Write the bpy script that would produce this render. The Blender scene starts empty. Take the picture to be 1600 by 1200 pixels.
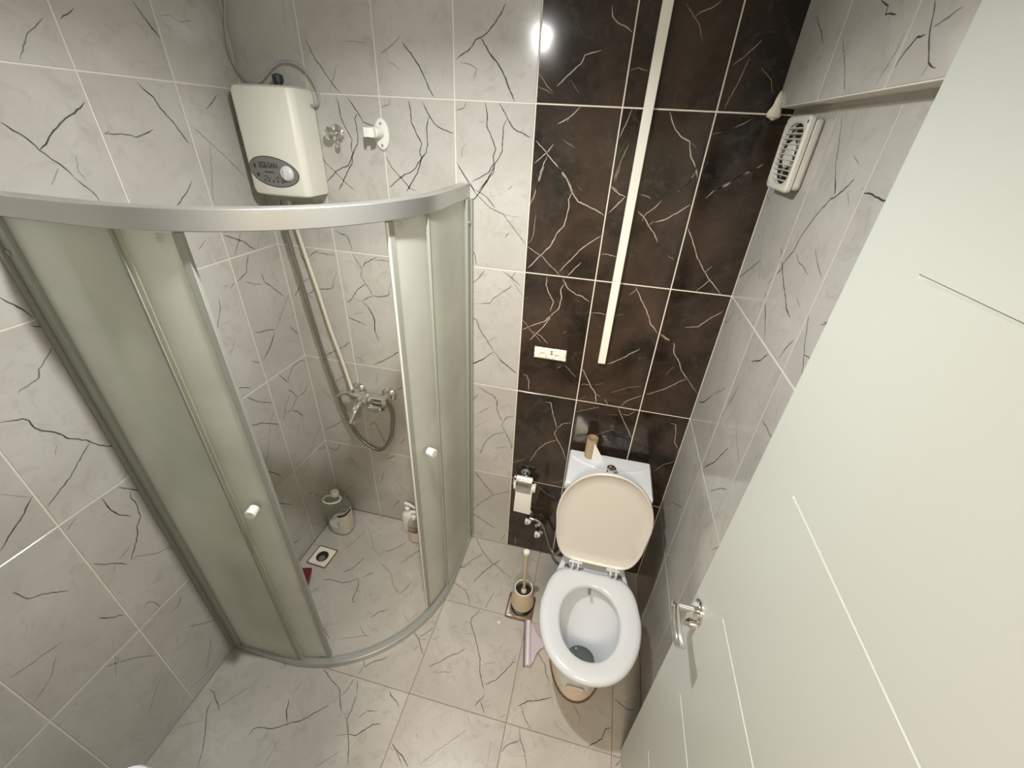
import bpy, math, random
from mathutils import Vector, Matrix, Euler
random.seed(7)
S = bpy.context.scene
COL = S.collection

# ------------------------------------------------------------------ camera
cam = bpy.data.cameras.new('camera'); cam_o = bpy.data.objects.new('camera', cam); COL.objects.link(cam_o)
cam.sensor_fit = 'HORIZONTAL'; cam.sensor_width = 36.0; cam.lens = 36.0 * 647.4 / 1600
cam.clip_start = 0.01
cam_o.location = (1.2679, -1.4445, 1.9344)
cam_o.rotation_euler = Euler((1.018, -0.0487, 0.2277), 'XYZ')
S.camera = cam_o

# ------------------------------------------------------------------ world, exposure, main lamp
W = bpy.data.worlds.new('world'); S.world = W; W.use_nodes = True
W.node_tree.nodes['Background'].inputs[0].default_value = (1.0, 0.93, 0.84, 1)
W.node_tree.nodes['Background'].inputs[1].default_value = 0.12
S.view_settings.view_transform = 'Standard'; S.view_settings.look = 'None'
S.view_settings.gamma = 1.0; S.view_settings.use_curve_mapping = False
S.view_settings.exposure = 0.12
BULB = (0.877, -0.73, 2.268); BULB_STRENGTH = 440.0; BULB_COLOR = (0.985, 0.985, 0.965)
def area(name, loc, rot, size, power, col, spread=180, shape='DISK'):
    l = bpy.data.lights.new(name, 'AREA'); l.shape = shape; l.size = size; l.energy = power; l.color = col; l.spread = math.radians(spread)
    o = bpy.data.objects.new(name, l); COL.objects.link(o); o.location = loc; o.rotation_euler = rot; return o
area('downlight_beam', (BULB[0], BULB[1], BULB[2]-.026), (0, 0, 0), .045, 14.0, BULB_COLOR, 165)
area('hall_fill', (1.35, -2.15, 2.26), (math.radians(25), 0, 0), .5, 44.0, (1.0, .83, .64), 180)  # invented warm fill from the hallway, added to lift the lower walls

# ------------------------------------------------------------------ materials
def new_mat(name):
    m = bpy.data.materials.new(name); m.use_nodes = True
    nt = m.node_tree; b = nt.nodes['Principled BSDF']
    return m, nt, b
def plain(name, col, rough=0.4, metal=0.0, bump=0.0, bscale=200, ior=1.5, coat=0.0, sss=0.0, vary=0.0):
    m, nt, b = new_mat(name)
    b.inputs['Base Color'].default_value = (*col, 1); b.inputs['Roughness'].default_value = rough
    b.inputs['Metallic'].default_value = metal; b.inputs['IOR'].default_value = ior
    b.inputs['Coat Weight'].default_value = coat
    if vary or bump:
        g = nt.nodes.new('ShaderNodeNewGeometry'); n = nt.nodes.new('ShaderNodeTexNoise')
        n.inputs['Scale'].default_value = bscale; n.inputs['Detail'].default_value = 4
        nt.links.new(g.outputs['Position'], n.inputs['Vector'])
        if bump:
            bp = nt.nodes.new('ShaderNodeBump'); bp.inputs['Strength'].default_value = bump; bp.inputs['Distance'].default_value = 0.001
            nt.links.new(n.outputs['Fac'], bp.inputs['Height']); nt.links.new(bp.outputs['Normal'], b.inputs['Normal'])
        if vary:
            r = nt.nodes.new('ShaderNodeMapRange'); r.inputs[3].default_value = 1 - vary; r.inputs[4].default_value = 1 + vary
            mx = nt.nodes.new('ShaderNodeVectorMath'); mx.operation = 'SCALE'; mx.inputs[0].default_value = col
            nt.links.new(n.outputs['Fac'], r.inputs[0]); nt.links.new(r.outputs[0], mx.inputs['Scale']); nt.links.new(mx.outputs[0], b.inputs['Base Color'])
    return m
def stone(name, c1, c2, c3, vein, rough, sc=3.0, bump=0.12, veinmul=1.0):
    m, nt, b = new_mat(name); N = nt.nodes.new; L = nt.links.new
    g = N('ShaderNodeNewGeometry'); oi = N('ShaderNodeObjectInfo')
    off = N('ShaderNodeVectorMath'); off.operation = 'MULTIPLY_ADD'
    comb = N('ShaderNodeCombineXYZ')
    for i in range(3): L(oi.outputs['Random'], comb.inputs[i])
    L(comb.outputs[0], off.inputs[0]); off.inputs[1].default_value = (9, 17, 5); L(g.outputs['Position'], off.inputs[2])
    n1 = N('ShaderNodeTexNoise'); n1.inputs['Scale'].default_value = sc; n1.inputs['Detail'].default_value = 6; n1.inputs['Roughness'].default_value = .6; n1.inputs['Distortion'].default_value = .6
    n2 = N('ShaderNodeTexNoise'); n2.inputs['Scale'].default_value = sc * 5; n2.inputs['Detail'].default_value = 8; n2.inputs['Roughness'].default_value = .7; n2.inputs['Distortion'].default_value = 1.2
    n3 = N('ShaderNodeTexNoise'); n3.inputs['Scale'].default_value = 2.2; n3.inputs['Detail'].default_value = 2
    L(off.outputs[0], n1.inputs['Vector']); L(off.outputs[0], n2.inputs['Vector']); L(g.outputs['Position'], n3.inputs['Vector'])
    r1 = N('ShaderNodeMapRange'); r1.inputs[1].default_value = .35; r1.inputs[2].default_value = .68; L(n1.outputs['Fac'], r1.inputs[0])
    r2 = N('ShaderNodeMapRange'); r2.inputs[1].default_value = .52; r2.inputs[2].default_value = .75; L(n2.outputs['Fac'], r2.inputs[0])
    m1 = N('ShaderNodeMix'); m1.data_type = 'RGBA'; m1.inputs[6].default_value = (*c1, 1); m1.inputs[7].default_value = (*c2, 1); L(r1.outputs[0], m1.inputs[0])
    m2 = N('ShaderNodeMix'); m2.data_type = 'RGBA'; m2.inputs[7].default_value = (*c3, 1); L(r2.outputs[0], m2.inputs[0]); L(m1.outputs[2], m2.inputs[6])
    at = N('ShaderNodeAttribute'); at.attribute_name = 'vein'
    va = N('ShaderNodeMath'); va.operation = 'MULTIPLY'; va.use_clamp = True; va.inputs[1].default_value = veinmul; L(at.outputs['Fac'], va.inputs[0])
    m3 = N('ShaderNodeMix'); m3.data_type = 'RGBA'; m3.inputs[7].default_value = (*vein, 1); L(va.outputs[0], m3.inputs[0]); L(m2.outputs[2], m3.inputs[6])
    L(m3.outputs[2], b.inputs['Base Color'])
    rr = N('ShaderNodeMapRange'); rr.inputs[3].default_value = rough * .8; rr.inputs[4].default_value = rough * 1.4; L(n1.outputs['Fac'], rr.inputs[0]); L(rr.outputs[0], b.inputs['Roughness'])
    bp = N('ShaderNodeBump'); bp.inputs['Strength'].default_value = bump; bp.inputs['Distance'].default_value = .004
    L(n3.outputs['Fac'], bp.inputs['Height']); L(bp.outputs['Normal'], b.inputs['Normal'])
    return m
M = {}
M['light'] = stone('light_marble_tile', (.45, .43, .39), (.54, .525, .485), (.40, .375, .335), (.035, .03, .026), .13, 3.0, .05, 1.5)
M['dark'] = stone('dark_marble_tile', (.010, .008, .006), (.064, .040, .027), (.054, .047, .038), (.66, .55, .45), .11, 4.2, .05, 1.25)
M['floor'] = stone('floor_marble_tile', (.41, .385, .34), (.50, .475, .43), (.35, .32, .28), (.03, .026, .022), .24, 3.0, .05, 1.5)
M['grout'] = plain('white_grout', (.72, .68, .60), .8, bump=.3)
M['groutd'] = plain('cream_grout', (.80, .73, .60), .8, bump=.3)
M['groutf'] = plain('brown_grout', (.22, .18, .135), .9, bump=.3)
M['ceil'] = plain('ceiling_paint', (.78, .77, .74), .8)
M['alu'] = plain('satin_aluminium', (.56, .56, .54), .34, .85, bump=.05, bscale=60)
M['alup'] = plain('anodised_post', (.40, .41, .37), .5, .4)
M['alud'] = plain('dull_profile', (.34, .35, .31), .45, .15)
M['chrome'] = plain('chrome', (.80, .79, .77), .07, 1.0)
M['chromer'] = plain('worn_chrome', (.60, .59, .56), .2, 1.0, vary=.25, bscale=80)
M['ceramic'] = plain('white_ceramic', (.68, .71, .74), .07, coat=.3)
M['ceramicb'] = plain('stained_bounce_lit_ceramic', (.72, .62, .52), .14, vary=.08, bscale=12)  # foot beige: some staining, plus warm bounced light painted into the colour
M['seat'] = plain('white_seat_plastic', (.60, .63, .66), .16)
M['lid'] = plain('warm_lit_lid_plastic', (.66, .62, .56), .28)  # cream tone is warm light on the raised lid, put into its colour
M['plastic'] = plain('white_plastic', (.80, .79, .73), .35)
M['heater'] = plain('heater_cover', (.78, .77, .68), .42)
M['heaterb'] = plain('heater_base', (.30, .29, .24), .5)
M['badge'] = plain('grey_badge', (.19, .19, .18), .35)
M['badged'] = plain('badge_print', (.035, .035, .03), .5)
M['knobc'] = plain('clear_knob', (.62, .64, .63), .12)
M['blue'] = plain('dark_blue_plastic', (.02, .025, .045), .5)
M['cable'] = plain('grey_cable', (.36, .36, .37), .5)
M['hose'] = plain('metal_hose', (.34, .32, .28), .3, .85)
M['beige'] = plain('beige_pipe', (.62, .58, .47), .4)
M['trunk'] = plain('trunking', (.88, .84, .74), .45)
M['plaster'] = plain('rough_plaster', (.85, .82, .70), .9, bump=1.0, bscale=90, vary=.12)
M['holder'] = plain('beige_holder', (.56, .47, .33), .45)
M['cream'] = plain('cream_plastic', (.80, .76, .66), .35)
M['black'] = plain('black_rubber', (.012, .010, .008), .5)
M['dark'+'hole'] = plain('dark_hole', (.01, .01, .008), .7)
M['lilac'] = plain('lilac_plastic', (.56, .48, .54), .35)
M['lilacd'] = plain('purple_rubber', (.20, .17, .20), .5)
M['maroon'] = plain('maroon_plastic', (.13, .012, .012), .35)
M['green'] = plain('green_bristle', (.17, .30, .05), .7)
M['card'] = plain('cardboard', (.42, .32, .20), .85, vary=.1, bscale=60)
M['paper'] = plain('tissue_paper', (.86, .84, .80), .9, bump=.3, bscale=300)
M['label'] = plain('cream_label', (.62, .54, .44), .5, vary=.2, bscale=150)
M['red'] = plain('red_print', (.28, .02, .04), .45)
M['brown'] = plain('brown_caulk', (.16, .09, .045), .8, vary=.4, bscale=40)
M['water'] = plain('bowl_water', (.10, .12, .11), .03)
M['fan'] = plain('fan_plastic', (.74, .72, .64), .4)
M['milky'] = plain('milky_liquid', (.74, .74, .68), .4)
M['hall'] = plain('hall_paint', (.55, .52, .46), .8)

def glass_mat(name, col, transp, rough, dirt=.25):
    m = bpy.data.materials.new(name); m.use_nodes = True; nt = m.node_tree; nt.nodes.clear(); N = nt.nodes.new; L = nt.links.new
    out = N('ShaderNodeOutputMaterial'); g = N('ShaderNodeNewGeometry')
    n = N('ShaderNodeTexNoise'); n.inputs['Scale'].default_value = 4.0; n.inputs['Detail'].default_value = 5; n.inputs['Distortion'].default_value = .5; L(g.outputs['Position'], n.inputs['Vector'])
    r = N('ShaderNodeMapRange'); r.inputs[1].default_value = .3; r.inputs[2].default_value = .7; r.inputs[3].default_value = 1 - dirt; r.inputs[4].default_value = 1.0; L(n.outputs['Fac'], r.inputs[0])
    sc = N('ShaderNodeVectorMath'); sc.operation = 'SCALE'; sc.inputs[0].default_value = col; L(r.outputs[0], sc.inputs['Scale'])
    tl = N('ShaderNodeBsdfTranslucent'); df = N('ShaderNodeBsdfDiffuse'); tr = N('ShaderNodeBsdfTransparent'); gl = N('ShaderNodeBsdfGlossy')
    L(sc.outputs[0], tl.inputs[0]); L(sc.outputs[0], df.inputs[0]); tr.inputs[0].default_value = (.93, .96, .92, 1); gl.inputs['Roughness'].default_value = rough
    a = N('ShaderNodeMixShader'); a.inputs[0].default_value = .38; L(tl.outputs[0], a.inputs[1]); L(df.outputs[0], a.inputs[2])
    b = N('ShaderNodeMixShader'); b.inputs[0].default_value = transp; L(a.outputs[0], b.inputs[1]); L(tr.outputs[0], b.inputs[2])
    dt = N('ShaderNodeVectorMath'); dt.operation = 'DOT_PRODUCT'; L(g.outputs['Normal'], dt.inputs[0]); L(g.outputs['Incoming'], dt.inputs[1])
    ab = N('ShaderNodeMath'); ab.operation = 'ABSOLUTE'; L(dt.outputs['Value'], ab.inputs[0])
    om = N('ShaderNodeMath'); om.operation = 'SUBTRACT'; om.inputs[0].default_value = 1; L(ab.outputs[0], om.inputs[1])
    pw = N('ShaderNodeMath'); pw.operation = 'POWER'; pw.inputs[1].default_value = 5; L(om.outputs[0], pw.inputs[0])
    fr = N('ShaderNodeMath'); fr.operation = 'MULTIPLY_ADD'; fr.inputs[1].default_value = .8; fr.inputs[2].default_value = .03; L(pw.outputs[0], fr.inputs[0])
    c = N('ShaderNodeMixShader'); L(fr.outputs[0], c.inputs[0]); L(b.outputs[0], c.inputs[1]); L(gl.outputs[0], c.inputs[2])
    L(c.outputs[0], out.inputs[0]); return m
M['glass'] = glass_mat('frosted_glass', (.965, .975, .92), .24, .40, .14)
M['seal'] = glass_mat('yellowed_seal', (.80, .78, .66), .45, .3, .1)
M['clear'] = glass_mat('clear_plastic', (.88, .90, .86), .88, .12, .05)
mb_, nt_, b_ = new_mat('lit_bulb'); b_.inputs['Emission Color'].default_value = (*BULB_COLOR, 1); b_.inputs['Emission Strength'].default_value = BULB_STRENGTH; b_.inputs['Base Color'].default_value = (.8, .8, .8, 1); M['bulb'] = mb_

# painted door: white with fine vertical grain relief
m, nt, b = new_mat('white_door_foil'); b.inputs['Base Color'].default_value = (.53, .55, .50, 1); b.inputs['Roughness'].default_value = .38
g = nt.nodes.new('ShaderNodeNewGeometry'); mp = nt.nodes.new('ShaderNodeMapping'); mp.inputs['Scale'].default_value = (1, 130, 5)
n = nt.nodes.new('ShaderNodeTexNoise'); n.inputs['Scale'].default_value = 1.6; n.inputs['Detail'].default_value = 4
n2 = nt.nodes.new('ShaderNodeTexNoise'); n2.inputs['Scale'].default_value = 3.0
bp = nt.nodes.new('ShaderNodeBump'); bp.inputs['Strength'].default_value = .22; bp.inputs['Distance'].default_value = .0010
mu = nt.nodes.new('ShaderNodeMath'); mu.operation = 'MULTIPLY'
nt.links.new(g.outputs['Position'], mp.inputs['Vector']); nt.links.new(mp.outputs[0], n.inputs['Vector']); nt.links.new(g.outputs['Position'], n2.inputs['Vector'])
nt.links.new(n.outputs['Fac'], mu.inputs[0]); nt.links.new(n2.outputs['Fac'], mu.inputs[1]); nt.links.new(mu.outputs[0], bp.inputs['Height']); nt.links.new(bp.outputs['Normal'], b.inputs['Normal'])
M['door'] = m

# ------------------------------------------------------------------ mesh helpers
class MB:
    def __init__(s): s.v = []; s.f = []; s.mi = []; s.att = {}
    def add(s, vs, fs, mi=0):
        o = len(s.v); s.v += [tuple(p) for p in vs]; s.f += [tuple(i + o for i in f) for f in fs]; s.mi += [mi] * len(fs); return o
    def box(s, a, b, mi=0):
        x0, y0, z0 = a; x1, y1, z1 = b
        s.add([(x0,y0,z0),(x1,y0,z0),(x1,y1,z0),(x0,y1,z0),(x0,y0,z1),(x1,y0,z1),(x1,y1,z1),(x0,y1,z1)],
              [(0,3,2,1),(4,5,6,7),(0,1,5,4),(1,2,6,5),(2,3,7,6),(3,0,4,7)], mi)
    def rings(s, rs, cap0=True, cap1=True, mi=0, closed=True):
        n = len(rs[0]); o = len(s.v)
        for r in rs: s.v += [tuple(p) for p in r]
        k = n if closed else n - 1
        for i in range(len(rs) - 1):
            for j in range(k):
                a = o + i*n + j; b = o + i*n + (j+1) % n
                s.f.append((a, b, b + n, a + n)); s.mi.append(mi)
        if cap0: s.f.append(tuple(o + j for j in reversed(range(n)))); s.mi.append(mi)
        if cap1: s.f.append(tuple(o + (len(rs)-1)*n + j for j in range(n))); s.mi.append(mi)
    def lathe(s, prof, c=(0,0,0), n=28, axis='z', cap0=True, cap1=True, mi=0):
        rs = []
        for r, h in prof:
            ring = []
            for j in range(n):
                t = 2*math.pi*j/n; u, v = r*math.cos(t), r*math.sin(t)
                if axis == 'z': p = (c[0]+u, c[1]+v, c[2]+h)
                elif axis == 'y': p = (c[0]+u, c[1]+h, c[2]-v)
                else: p = (c[0]+h, c[1]+u, c[2]+v)
                ring.append(p)
            rs.append(ring)
        s.rings(rs, cap0, cap1, mi)
    def tube(s, pts, r, n=12, smooth=True, mi=0, caps=True):
        P = [Vector(p) for p in pts]
        if smooth and len(P) > 2: P = catmull(P, 6)
        rad = r if callable(r) else (lambda t: r)
        rs = []; up = None
        for i, p in enumerate(P):
            d = (P[min(i+1, len(P)-1)] - P[max(i-1, 0)]).normalized()
            if up is None:
                up = Vector((0,0,1)) if abs(d.z) < .9 else Vector((1,0,0))
            a = d.cross(up).normalized(); up = a.cross(d).normalized()
            rr = rad(i/(len(P)-1))
            rs.append([p + a*rr*math.cos(2*math.pi*j/n) + up*rr*math.sin(2*math.pi*j/n) for j in range(n)])
        s.rings(rs, caps, caps, mi)
    def build(s, name, mat, parent=None, smooth=True, bevel=0, bseg=2, angle=35, sub=0):
        me = bpy.data.meshes.new(name); me.from_pydata(s.v, [], s.f); 
        mats = mat if isinstance(mat, (list, tuple)) else [mat]
        for m_ in mats: me.materials.append(m_)
        if len(mats) > 1: me.polygons.foreach_set('material_index', s.mi)
        me.validate(); me.update()
        if smooth:
            me.polygons.foreach_set('use_smooth', [True]*len(me.polygons))
            me.set_sharp_from_angle(angle=math.radians(angle))
        o = bpy.data.objects.new(name, me); COL.objects.link(o)
        if parent is not None:
            o.parent = parent; o.matrix_parent_inverse = parent.matrix_basis.inverted() if parent.type == 'EMPTY' else Matrix()
        if bevel:
            b = o.modifiers.new('bevel', 'BEVEL'); b.width = bevel; b.segments = bseg; b.limit_method = 'ANGLE'; b.angle_limit = math.radians(40)
        if sub:
            b = o.modifiers.new('sub', 'SUBSURF'); b.levels = sub; b.render_levels = sub
        return o
def catmull(P, k):
    out = []
    for i in range(len(P)-1):
        p0 = P[max(i-1,0)]; p1 = P[i]; p2 = P[i+1]; p3 = P[min(i+2, len(P)-1)]
        for j in range(k):
            t = j/k
            out.append(.5*((2*p1) + (p2-p0)*t + (2*p0-5*p1+4*p2-p3)*t*t + (3*p1-p0-3*p2+p3)*t**3))
    out.append(P[-1]); return out
def thing(name, loc, label, cat, group=None):
    o = bpy.data.objects.new(name, None); COL.objects.link(o); o.location = loc; o.empty_display_size = .05
    o['label'] = label; o['category'] = cat
    if group: o['group'] = group
    return o
def tag(o, label, cat, group=None):
    o['label'] = label; o['category'] = cat
    if group: o['group'] = group
    return o
def struct(o): o['kind'] = 'structure'; return o
def super_ring(cx, cy, z, hw, yf, yb, n=36, pf=2.0, pb=2.6, xo=0):
    """closed ring: front (toward -y) at yf, back at yb, half-width hw, widest at cy"""
    r = []
    for j in range(n):
        t = 2*math.pi*j/n; c, s_ = math.cos(t), math.sin(t)
        p = pb if s_ > 0 else pf
        x = cx + hw * math.copysign(abs(c)**(2/p), c)
        y = cy + ((yb-cy) if s_ > 0 else (cy-yf)) * math.copysign(abs(s_)**(2/p), s_)
        r.append((x, y, z))
    return r

# ------------------------------------------------------------------ tiling
VEINS = {
 'B': (
  '8,901,2220,893,2204,871,2177,848,2155,832,2147,818,2142,797,2118,767,2105,752,2090;10,832,2147,859,2114,888,2086,908,2057,924,2027,937,2003;5,772,2090'
  ',801,2087,821,2075,813,2054;7,274,2133,297,2087,315,2068,340,2030,366,2004;4,369,2077,347,2036,330,2007;5,587,2147,554,2123,520,2104;9,593,2133,623,21'
  '02,646,2072,669,2026,686,2002;3,398,2132,430,2134,477,2129;3,534,2089,559,2082,579,2067;6,788,1996,780,1980,755,1973;9,847,1996,854,1965,854,1936,873,'
  '1903,884,1877,877,1855,880,1837,860,1808,833,1792,805,1779;8,891,1995,911,1971,936,1935,964,1924,994,1913;9,916,1957,905,1934,905,1874,891,1847,880,18'
  '33,876,1809,863,1795,830,1752;6,754,1834,773,1803,800,1771,817,1751;4,790,1890,774,1871,768,1844;4,826,1947,849,1946;6,538,1993,531,1978,505,1972;9,59'
  '9,1992,605,1963,604,1935,623,1899,635,1877,628,1854,632,1836,607,1806,592,1793,559,1779,536,1763,507,1740;8,646,1992,665,1957,687,1930,716,1919,745,19'
  '11;9,664,1952,656,1926,656,1878,650,1855,632,1836,615,1792,569,1732;7,504,1835,523,1801,552,1773,582,1743,605,1735;8,350,1992,357,1970,357,1939,369,19'
  '09,387,1878,379,1849,383,1835,362,1800,315,1780,263,1738;8,392,1992,413,1963,436,1929,474,1918;9,417,1950,407,1933,411,1897,406,1865,382,1833,375,1806'
  ',351,1775,309,1716;6,257,1842,271,1804,302,1777,340,1744,373,1718;7,432,1765,442,1772;9,879,1828,864,1799,858,1785,829,1745,805,1718;6,760,1820,796,17'
  '72,829,1734,869,1704,913,1688,952,1647,999,1597;7,819,1755,855,1739,886,1705;3,913,1688,944,1682,970,1684;8,938,1630,924,1611;8,942,1777,930,1764;8,78'
  '7,1563,805,1561,816,1542,822,1505;7,859,1499,831,1460,790,1419;7,921,1495,954,1475,987,1450;7,953,1471,970,1497;4,954,1471,997,1415;7,961,1447,891,139'
  '0,877,1368,835,1360;3,835,1360,797,1353;8,789,1309,824,1292,836,1253,864,1215,897,1165;7,897,1165,935,1123,993,1082;8,897,1165,849,1122,787,1081;4,853'
  ',1192,907,1235;8,268,1576,286,1564,308,1563,319,1546,321,1525,325,1497;8,324,1495,335,1472,348,1455,356,1437;8,357,1443,374,1465,401,1479,427,1493;6,4'
  '13,1479,449,1483,490,1480;7,356,1435,347,1410,362,1380,379,1355,389,1334;8,361,1378,319,1349,302,1325,286,1304,263,1287;9,389,1334,418,1333,450,1342,4'
  '62,1353,459,1367;4,459,1367,490,1421;8,389,1334,362,1323,335,1303;5,335,1303,316,1306,296,1314;8,335,1303,356,1287,370,1260,381,1231,375,1172;4,282,12'
  '43,334,1255;4,263,1223,339,1202;8,130,1463,153,1479,179,1491;6,162,1480,204,1482,245,1479;9,140,1333,173,1334,206,1343,217,1355,215,1366;4,215,1366,24'
  '4,1417;8,84,1301,104,1312,121,1327;7,86,1302,109,1286;7,19,1287,50,1322,59,1339;7,76,1354,112,1374;8,88,1472,103,1447,111,1425,107,1417;7,361,1282,381'
  ',1232,376,1185,387,1127;8,112,1018,184,1062,222,1085,256,1115;9,351,1012,404,1043,457,1081,504,1116;6,263,1036,304,1019;3,262,1223,337,1197;6,121,868,'
  '164,907,193,926;8,19,574,81,615,130,653;9,275,653,307,686;8,307,686,323,637,336,597,346,561;7,430,570,462,620;6,436,889,490,925;4,345,904,358,970;9,33'
  '6,445,394,490;5,42,818,79,796,103,756;8,-47,427,-2,450,57,443,90,500;5,131,411,162,352,206,314;6,317,362,292,281;5,371,321,427,242;5,211,174,251,125;8'
  ',336,95,389,165;5,27,115,128,210;8,834,987,867,966,900,954,917,929,918,886,931,849,949,823;7,949,823,964,852,996,865;7,949,823,942,801,969,751,993,698'
  ',995,675;8,954,765,909,745,876,703,855,654,844,612;6,831,843,889,894;3,814,763,882,819;8,792,891,831,945;5,912,662,974,685;4,905,576,935,629;7,786,108'
  '0,861,1128;6,914,1137,996,1082;9,810,499,857,432,915,357;7,798,197,849,281,911,352,998,406;9,798,197,850,157,932,109;6,825,55,867,16;8,965,19,988,79;4'
  ',1195,524,1229,531,1248,553;4,1133,477,1186,437,1232,419;3,1143,468,1133,372;5,1043,75,1048,17;3,989,592,1031,619;7,1186,2218,1190,2196,1205,2184,1231'
  ',2174,1253,2159;8,1173,2126,1148,2121,1129,2114,1121,2095,1092,2073,1059,2043;4,1006,2070,1026,2049,1049,2027;3,1004,2041,1049,2025;2,1099,2058,1125,2'
  '026;3,1257,2086,1277,2090,1304,2084;3,1368,2222,1393,2198,1409,2183,1426,2148;5,1451,2228,1431,2213,1407,2206,1396,2197;4,1568,2154,1548,2131,1515,210'
  '1;4,1552,2118,1545,2092,1536,2058,1522,2006;3,1585,2099,1617,2074,1630,2047;9,1132,1997,1109,1972,1071,1953;6,1109,1973,1098,1959;8,1010,1906,1042,187'
  '8,1069,1853,1089,1835,1114,1812,1139,1775;8,1065,1900,1047,1878,1010,1845;8,1048,1867,1032,1824,1021,1766;6,1279,1996,1268,1959,1254,1923;4,1286,1912,'
  '1272,1866,1259,1817;3,1092,1914,1129,1893;9,1382,1995,1401,1961,1426,1939,1453,1927,1464,1894,1481,1870,1496,1846;3,1458,1925,1476,1914;4,1486,1850,14'
  '76,1819,1454,1798;7,1663,1883,1632,1861,1603,1845,1583,1823,1553,1805;4,1597,1987,1561,1965;4,1507,1947,1531,1954;7,1255,1797,1277,1785;7,1041,1838,10'
  '27,1792,1017,1754,1004,1721;9,1083,1841,1114,1809,1136,1774,1158,1746,1190,1736,1222,1725,1247,1712;9,1137,1770,1129,1748,1132,1725,1126,1690,1123,167'
  '0,1102,1642,1087,1604,1054,1566,1012,1517;4,1027,1696,1021,1624,1009,1602;3,1169,1777,1152,1792;8,1255,1795,1277,1780,1301,1771;8,1304,1773,1261,1721;'
  '4,1272,1853,1263,1809;8,1247,1648,1211,1622,1183,1593,1155,1557,1124,1518;6,1004,1591,1060,1561,1091,1534,1134,1499;8,1196,1557,1153,1504;6,1256,1590,'
  '1279,1593,1309,1587;3,1352,1595,1362,1598;7,1345,1780,1362,1780,1380,1772;7,1412,1769,1396,1746,1374,1726,1366,1704;8,1348,1733,1374,1714,1388,1694,14'
  '12,1672,1427,1646;6,1402,1709,1386,1690;9,1498,1764,1473,1743,1436,1717,1405,1704;4,1491,1850,1473,1815,1453,1796;7,1482,1866,1499,1836;8,1504,1704,15'
  '33,1659,1556,1616,1586,1579,1609,1550,1638,1526,1662,1502;7,1610,1589,1594,1566;7,1619,1548,1584,1503;4,1466,1609,1492,1597;5,1504,1658,1512,1671;7,16'
  '53,1873,1613,1852,1586,1829,1553,1805,1536,1784;8,1083,1494,1082,1464,1098,1430,1116,1406,1107,1367;9,1145,1475,1136,1453,1142,1424,1136,1380,1112,135'
  '2,1087,1323,1034,1297;6,1034,1297,1004,1275;9,1112,1352,1089,1304,1038,1239;8,1140,1494,1158,1462,1192,1442,1216,1437,1241,1422;5,1004,1321,1042,1277,'
  '1082,1239;6,1048,1278,1080,1263,1111,1233;4,1008,1401,1020,1410;8,1175,1297,1163,1285;6,1255,1381,1280,1385,1310,1380;3,1338,1382,1370,1391;8,1391,149'
  '3,1423,1443,1446,1411,1469,1366,1497,1339;6,1397,1491,1375,1463;8,1506,1337,1540,1320,1564,1302;7,1686,1447,1650,1413,1625,1382,1582,1372;8,1503,1337,'
  '1529,1321,1562,1306,1571,1269,1595,1241,1611,1206,1642,1173;5,1642,1173,1691,1118;7,1642,1173,1615,1154,1577,1119,1531,1089,1505,1075,1448,1037,1429,1'
  '005;8,1451,1266,1423,1244,1391,1215,1346,1185;9,1255,1149,1281,1107,1299,1075,1324,1043,1330,1004;8,1251,1066,1270,1082,1293,1080;7,1324,1043,1343,103'
  '5;3,1310,1086,1343,1097;4,1285,1026,1264,1007;7,1362,1026,1379,1004;3,1379,1060,1437,1095,1487,1113;3,1585,1218,1563,1176;8,1022,1081,1038,1081,1048,1'
  '052,1051,1010;6,1170,1147,1155,1132;4,1184,1154,1236,1108;8,1125,966,1149,966,1162,914,1187,844;7,1187,838,1211,872,1246,884;8,1188,841,1180,808,1200,'
  '773,1228,725,1243,675;7,1194,777,1145,745,1114,701,1084,624;4,1006,596,1065,635;4,1257,944,1346,985;7,1421,994,1444,954,1471,908,1500,860;6,1441,970,1'
  '467,969,1487,994;3,1387,955,1427,963;4,1357,845,1424,890;4,1283,785,1302,808;7,1632,966,1653,962,1664,911,1668,879,1692,844;6,1693,841,1702,857;6,1693'
  ',841,1692,823;5,1700,783,1653,749,1626,705'
 ),
 'L': (
  '9,-296,2164,-282,2144,-269,2122,-247,2096;7,-451,2118,-469,2106,-489,2093;5,-523,2089,-549,2069,-569,2056,-585,2032,-604,2007;3,-228,2146,-196,2153,-1'
  '71,2144,-125,2154;9,-366,1998,-351,1979,-326,1958,-316,1933,-291,1903,-277,1876,-262,1849;9,-500,1943,-525,1925,-556,1908,-582,1892,-609,1872,-628,185'
  '3,-646,1842;8,-691,1894,-676,1880,-660,1866,-646,1842,-631,1824,-613,1806,-602,1783;7,-602,1783,-590,1765,-578,1752,-571,1735,-569,1723;7,-478,1879,-4'
  '92,1872,-450,1873,-415,1866,-385,1874,-358,1883;7,-107,1978,-131,1958,-163,1938;5,-232,1892,-190,1855,-144,1813,-105,1774,-80,1745;4,-185,1850,-206,17'
  '84,-240,1684;8,-291,1750,-326,1717,-373,1683;4,-577,1829,-587,1795,-579,1774;9,-717,1760,-697,1749,-667,1743;4,-625,1805,-656,1770;9,-238,1579,-207,15'
  '64,-165,1543,-144,1522,-120,1504;6,-167,1569,-188,1542,-219,1506;4,-80,1546,-111,1505;5,-311,1577,-348,1553;9,-408,1531,-400,1525,-383,1524;8,-159,149'
  '6,-177,1465,-189,1437,-212,1428,-238,1419,-263,1414,-281,1401;5,-304,1424,-277,1413;8,-122,1413,-119,1379,-96,1359,-40,1297;5,-205,1407,-165,1385,-130'
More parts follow.
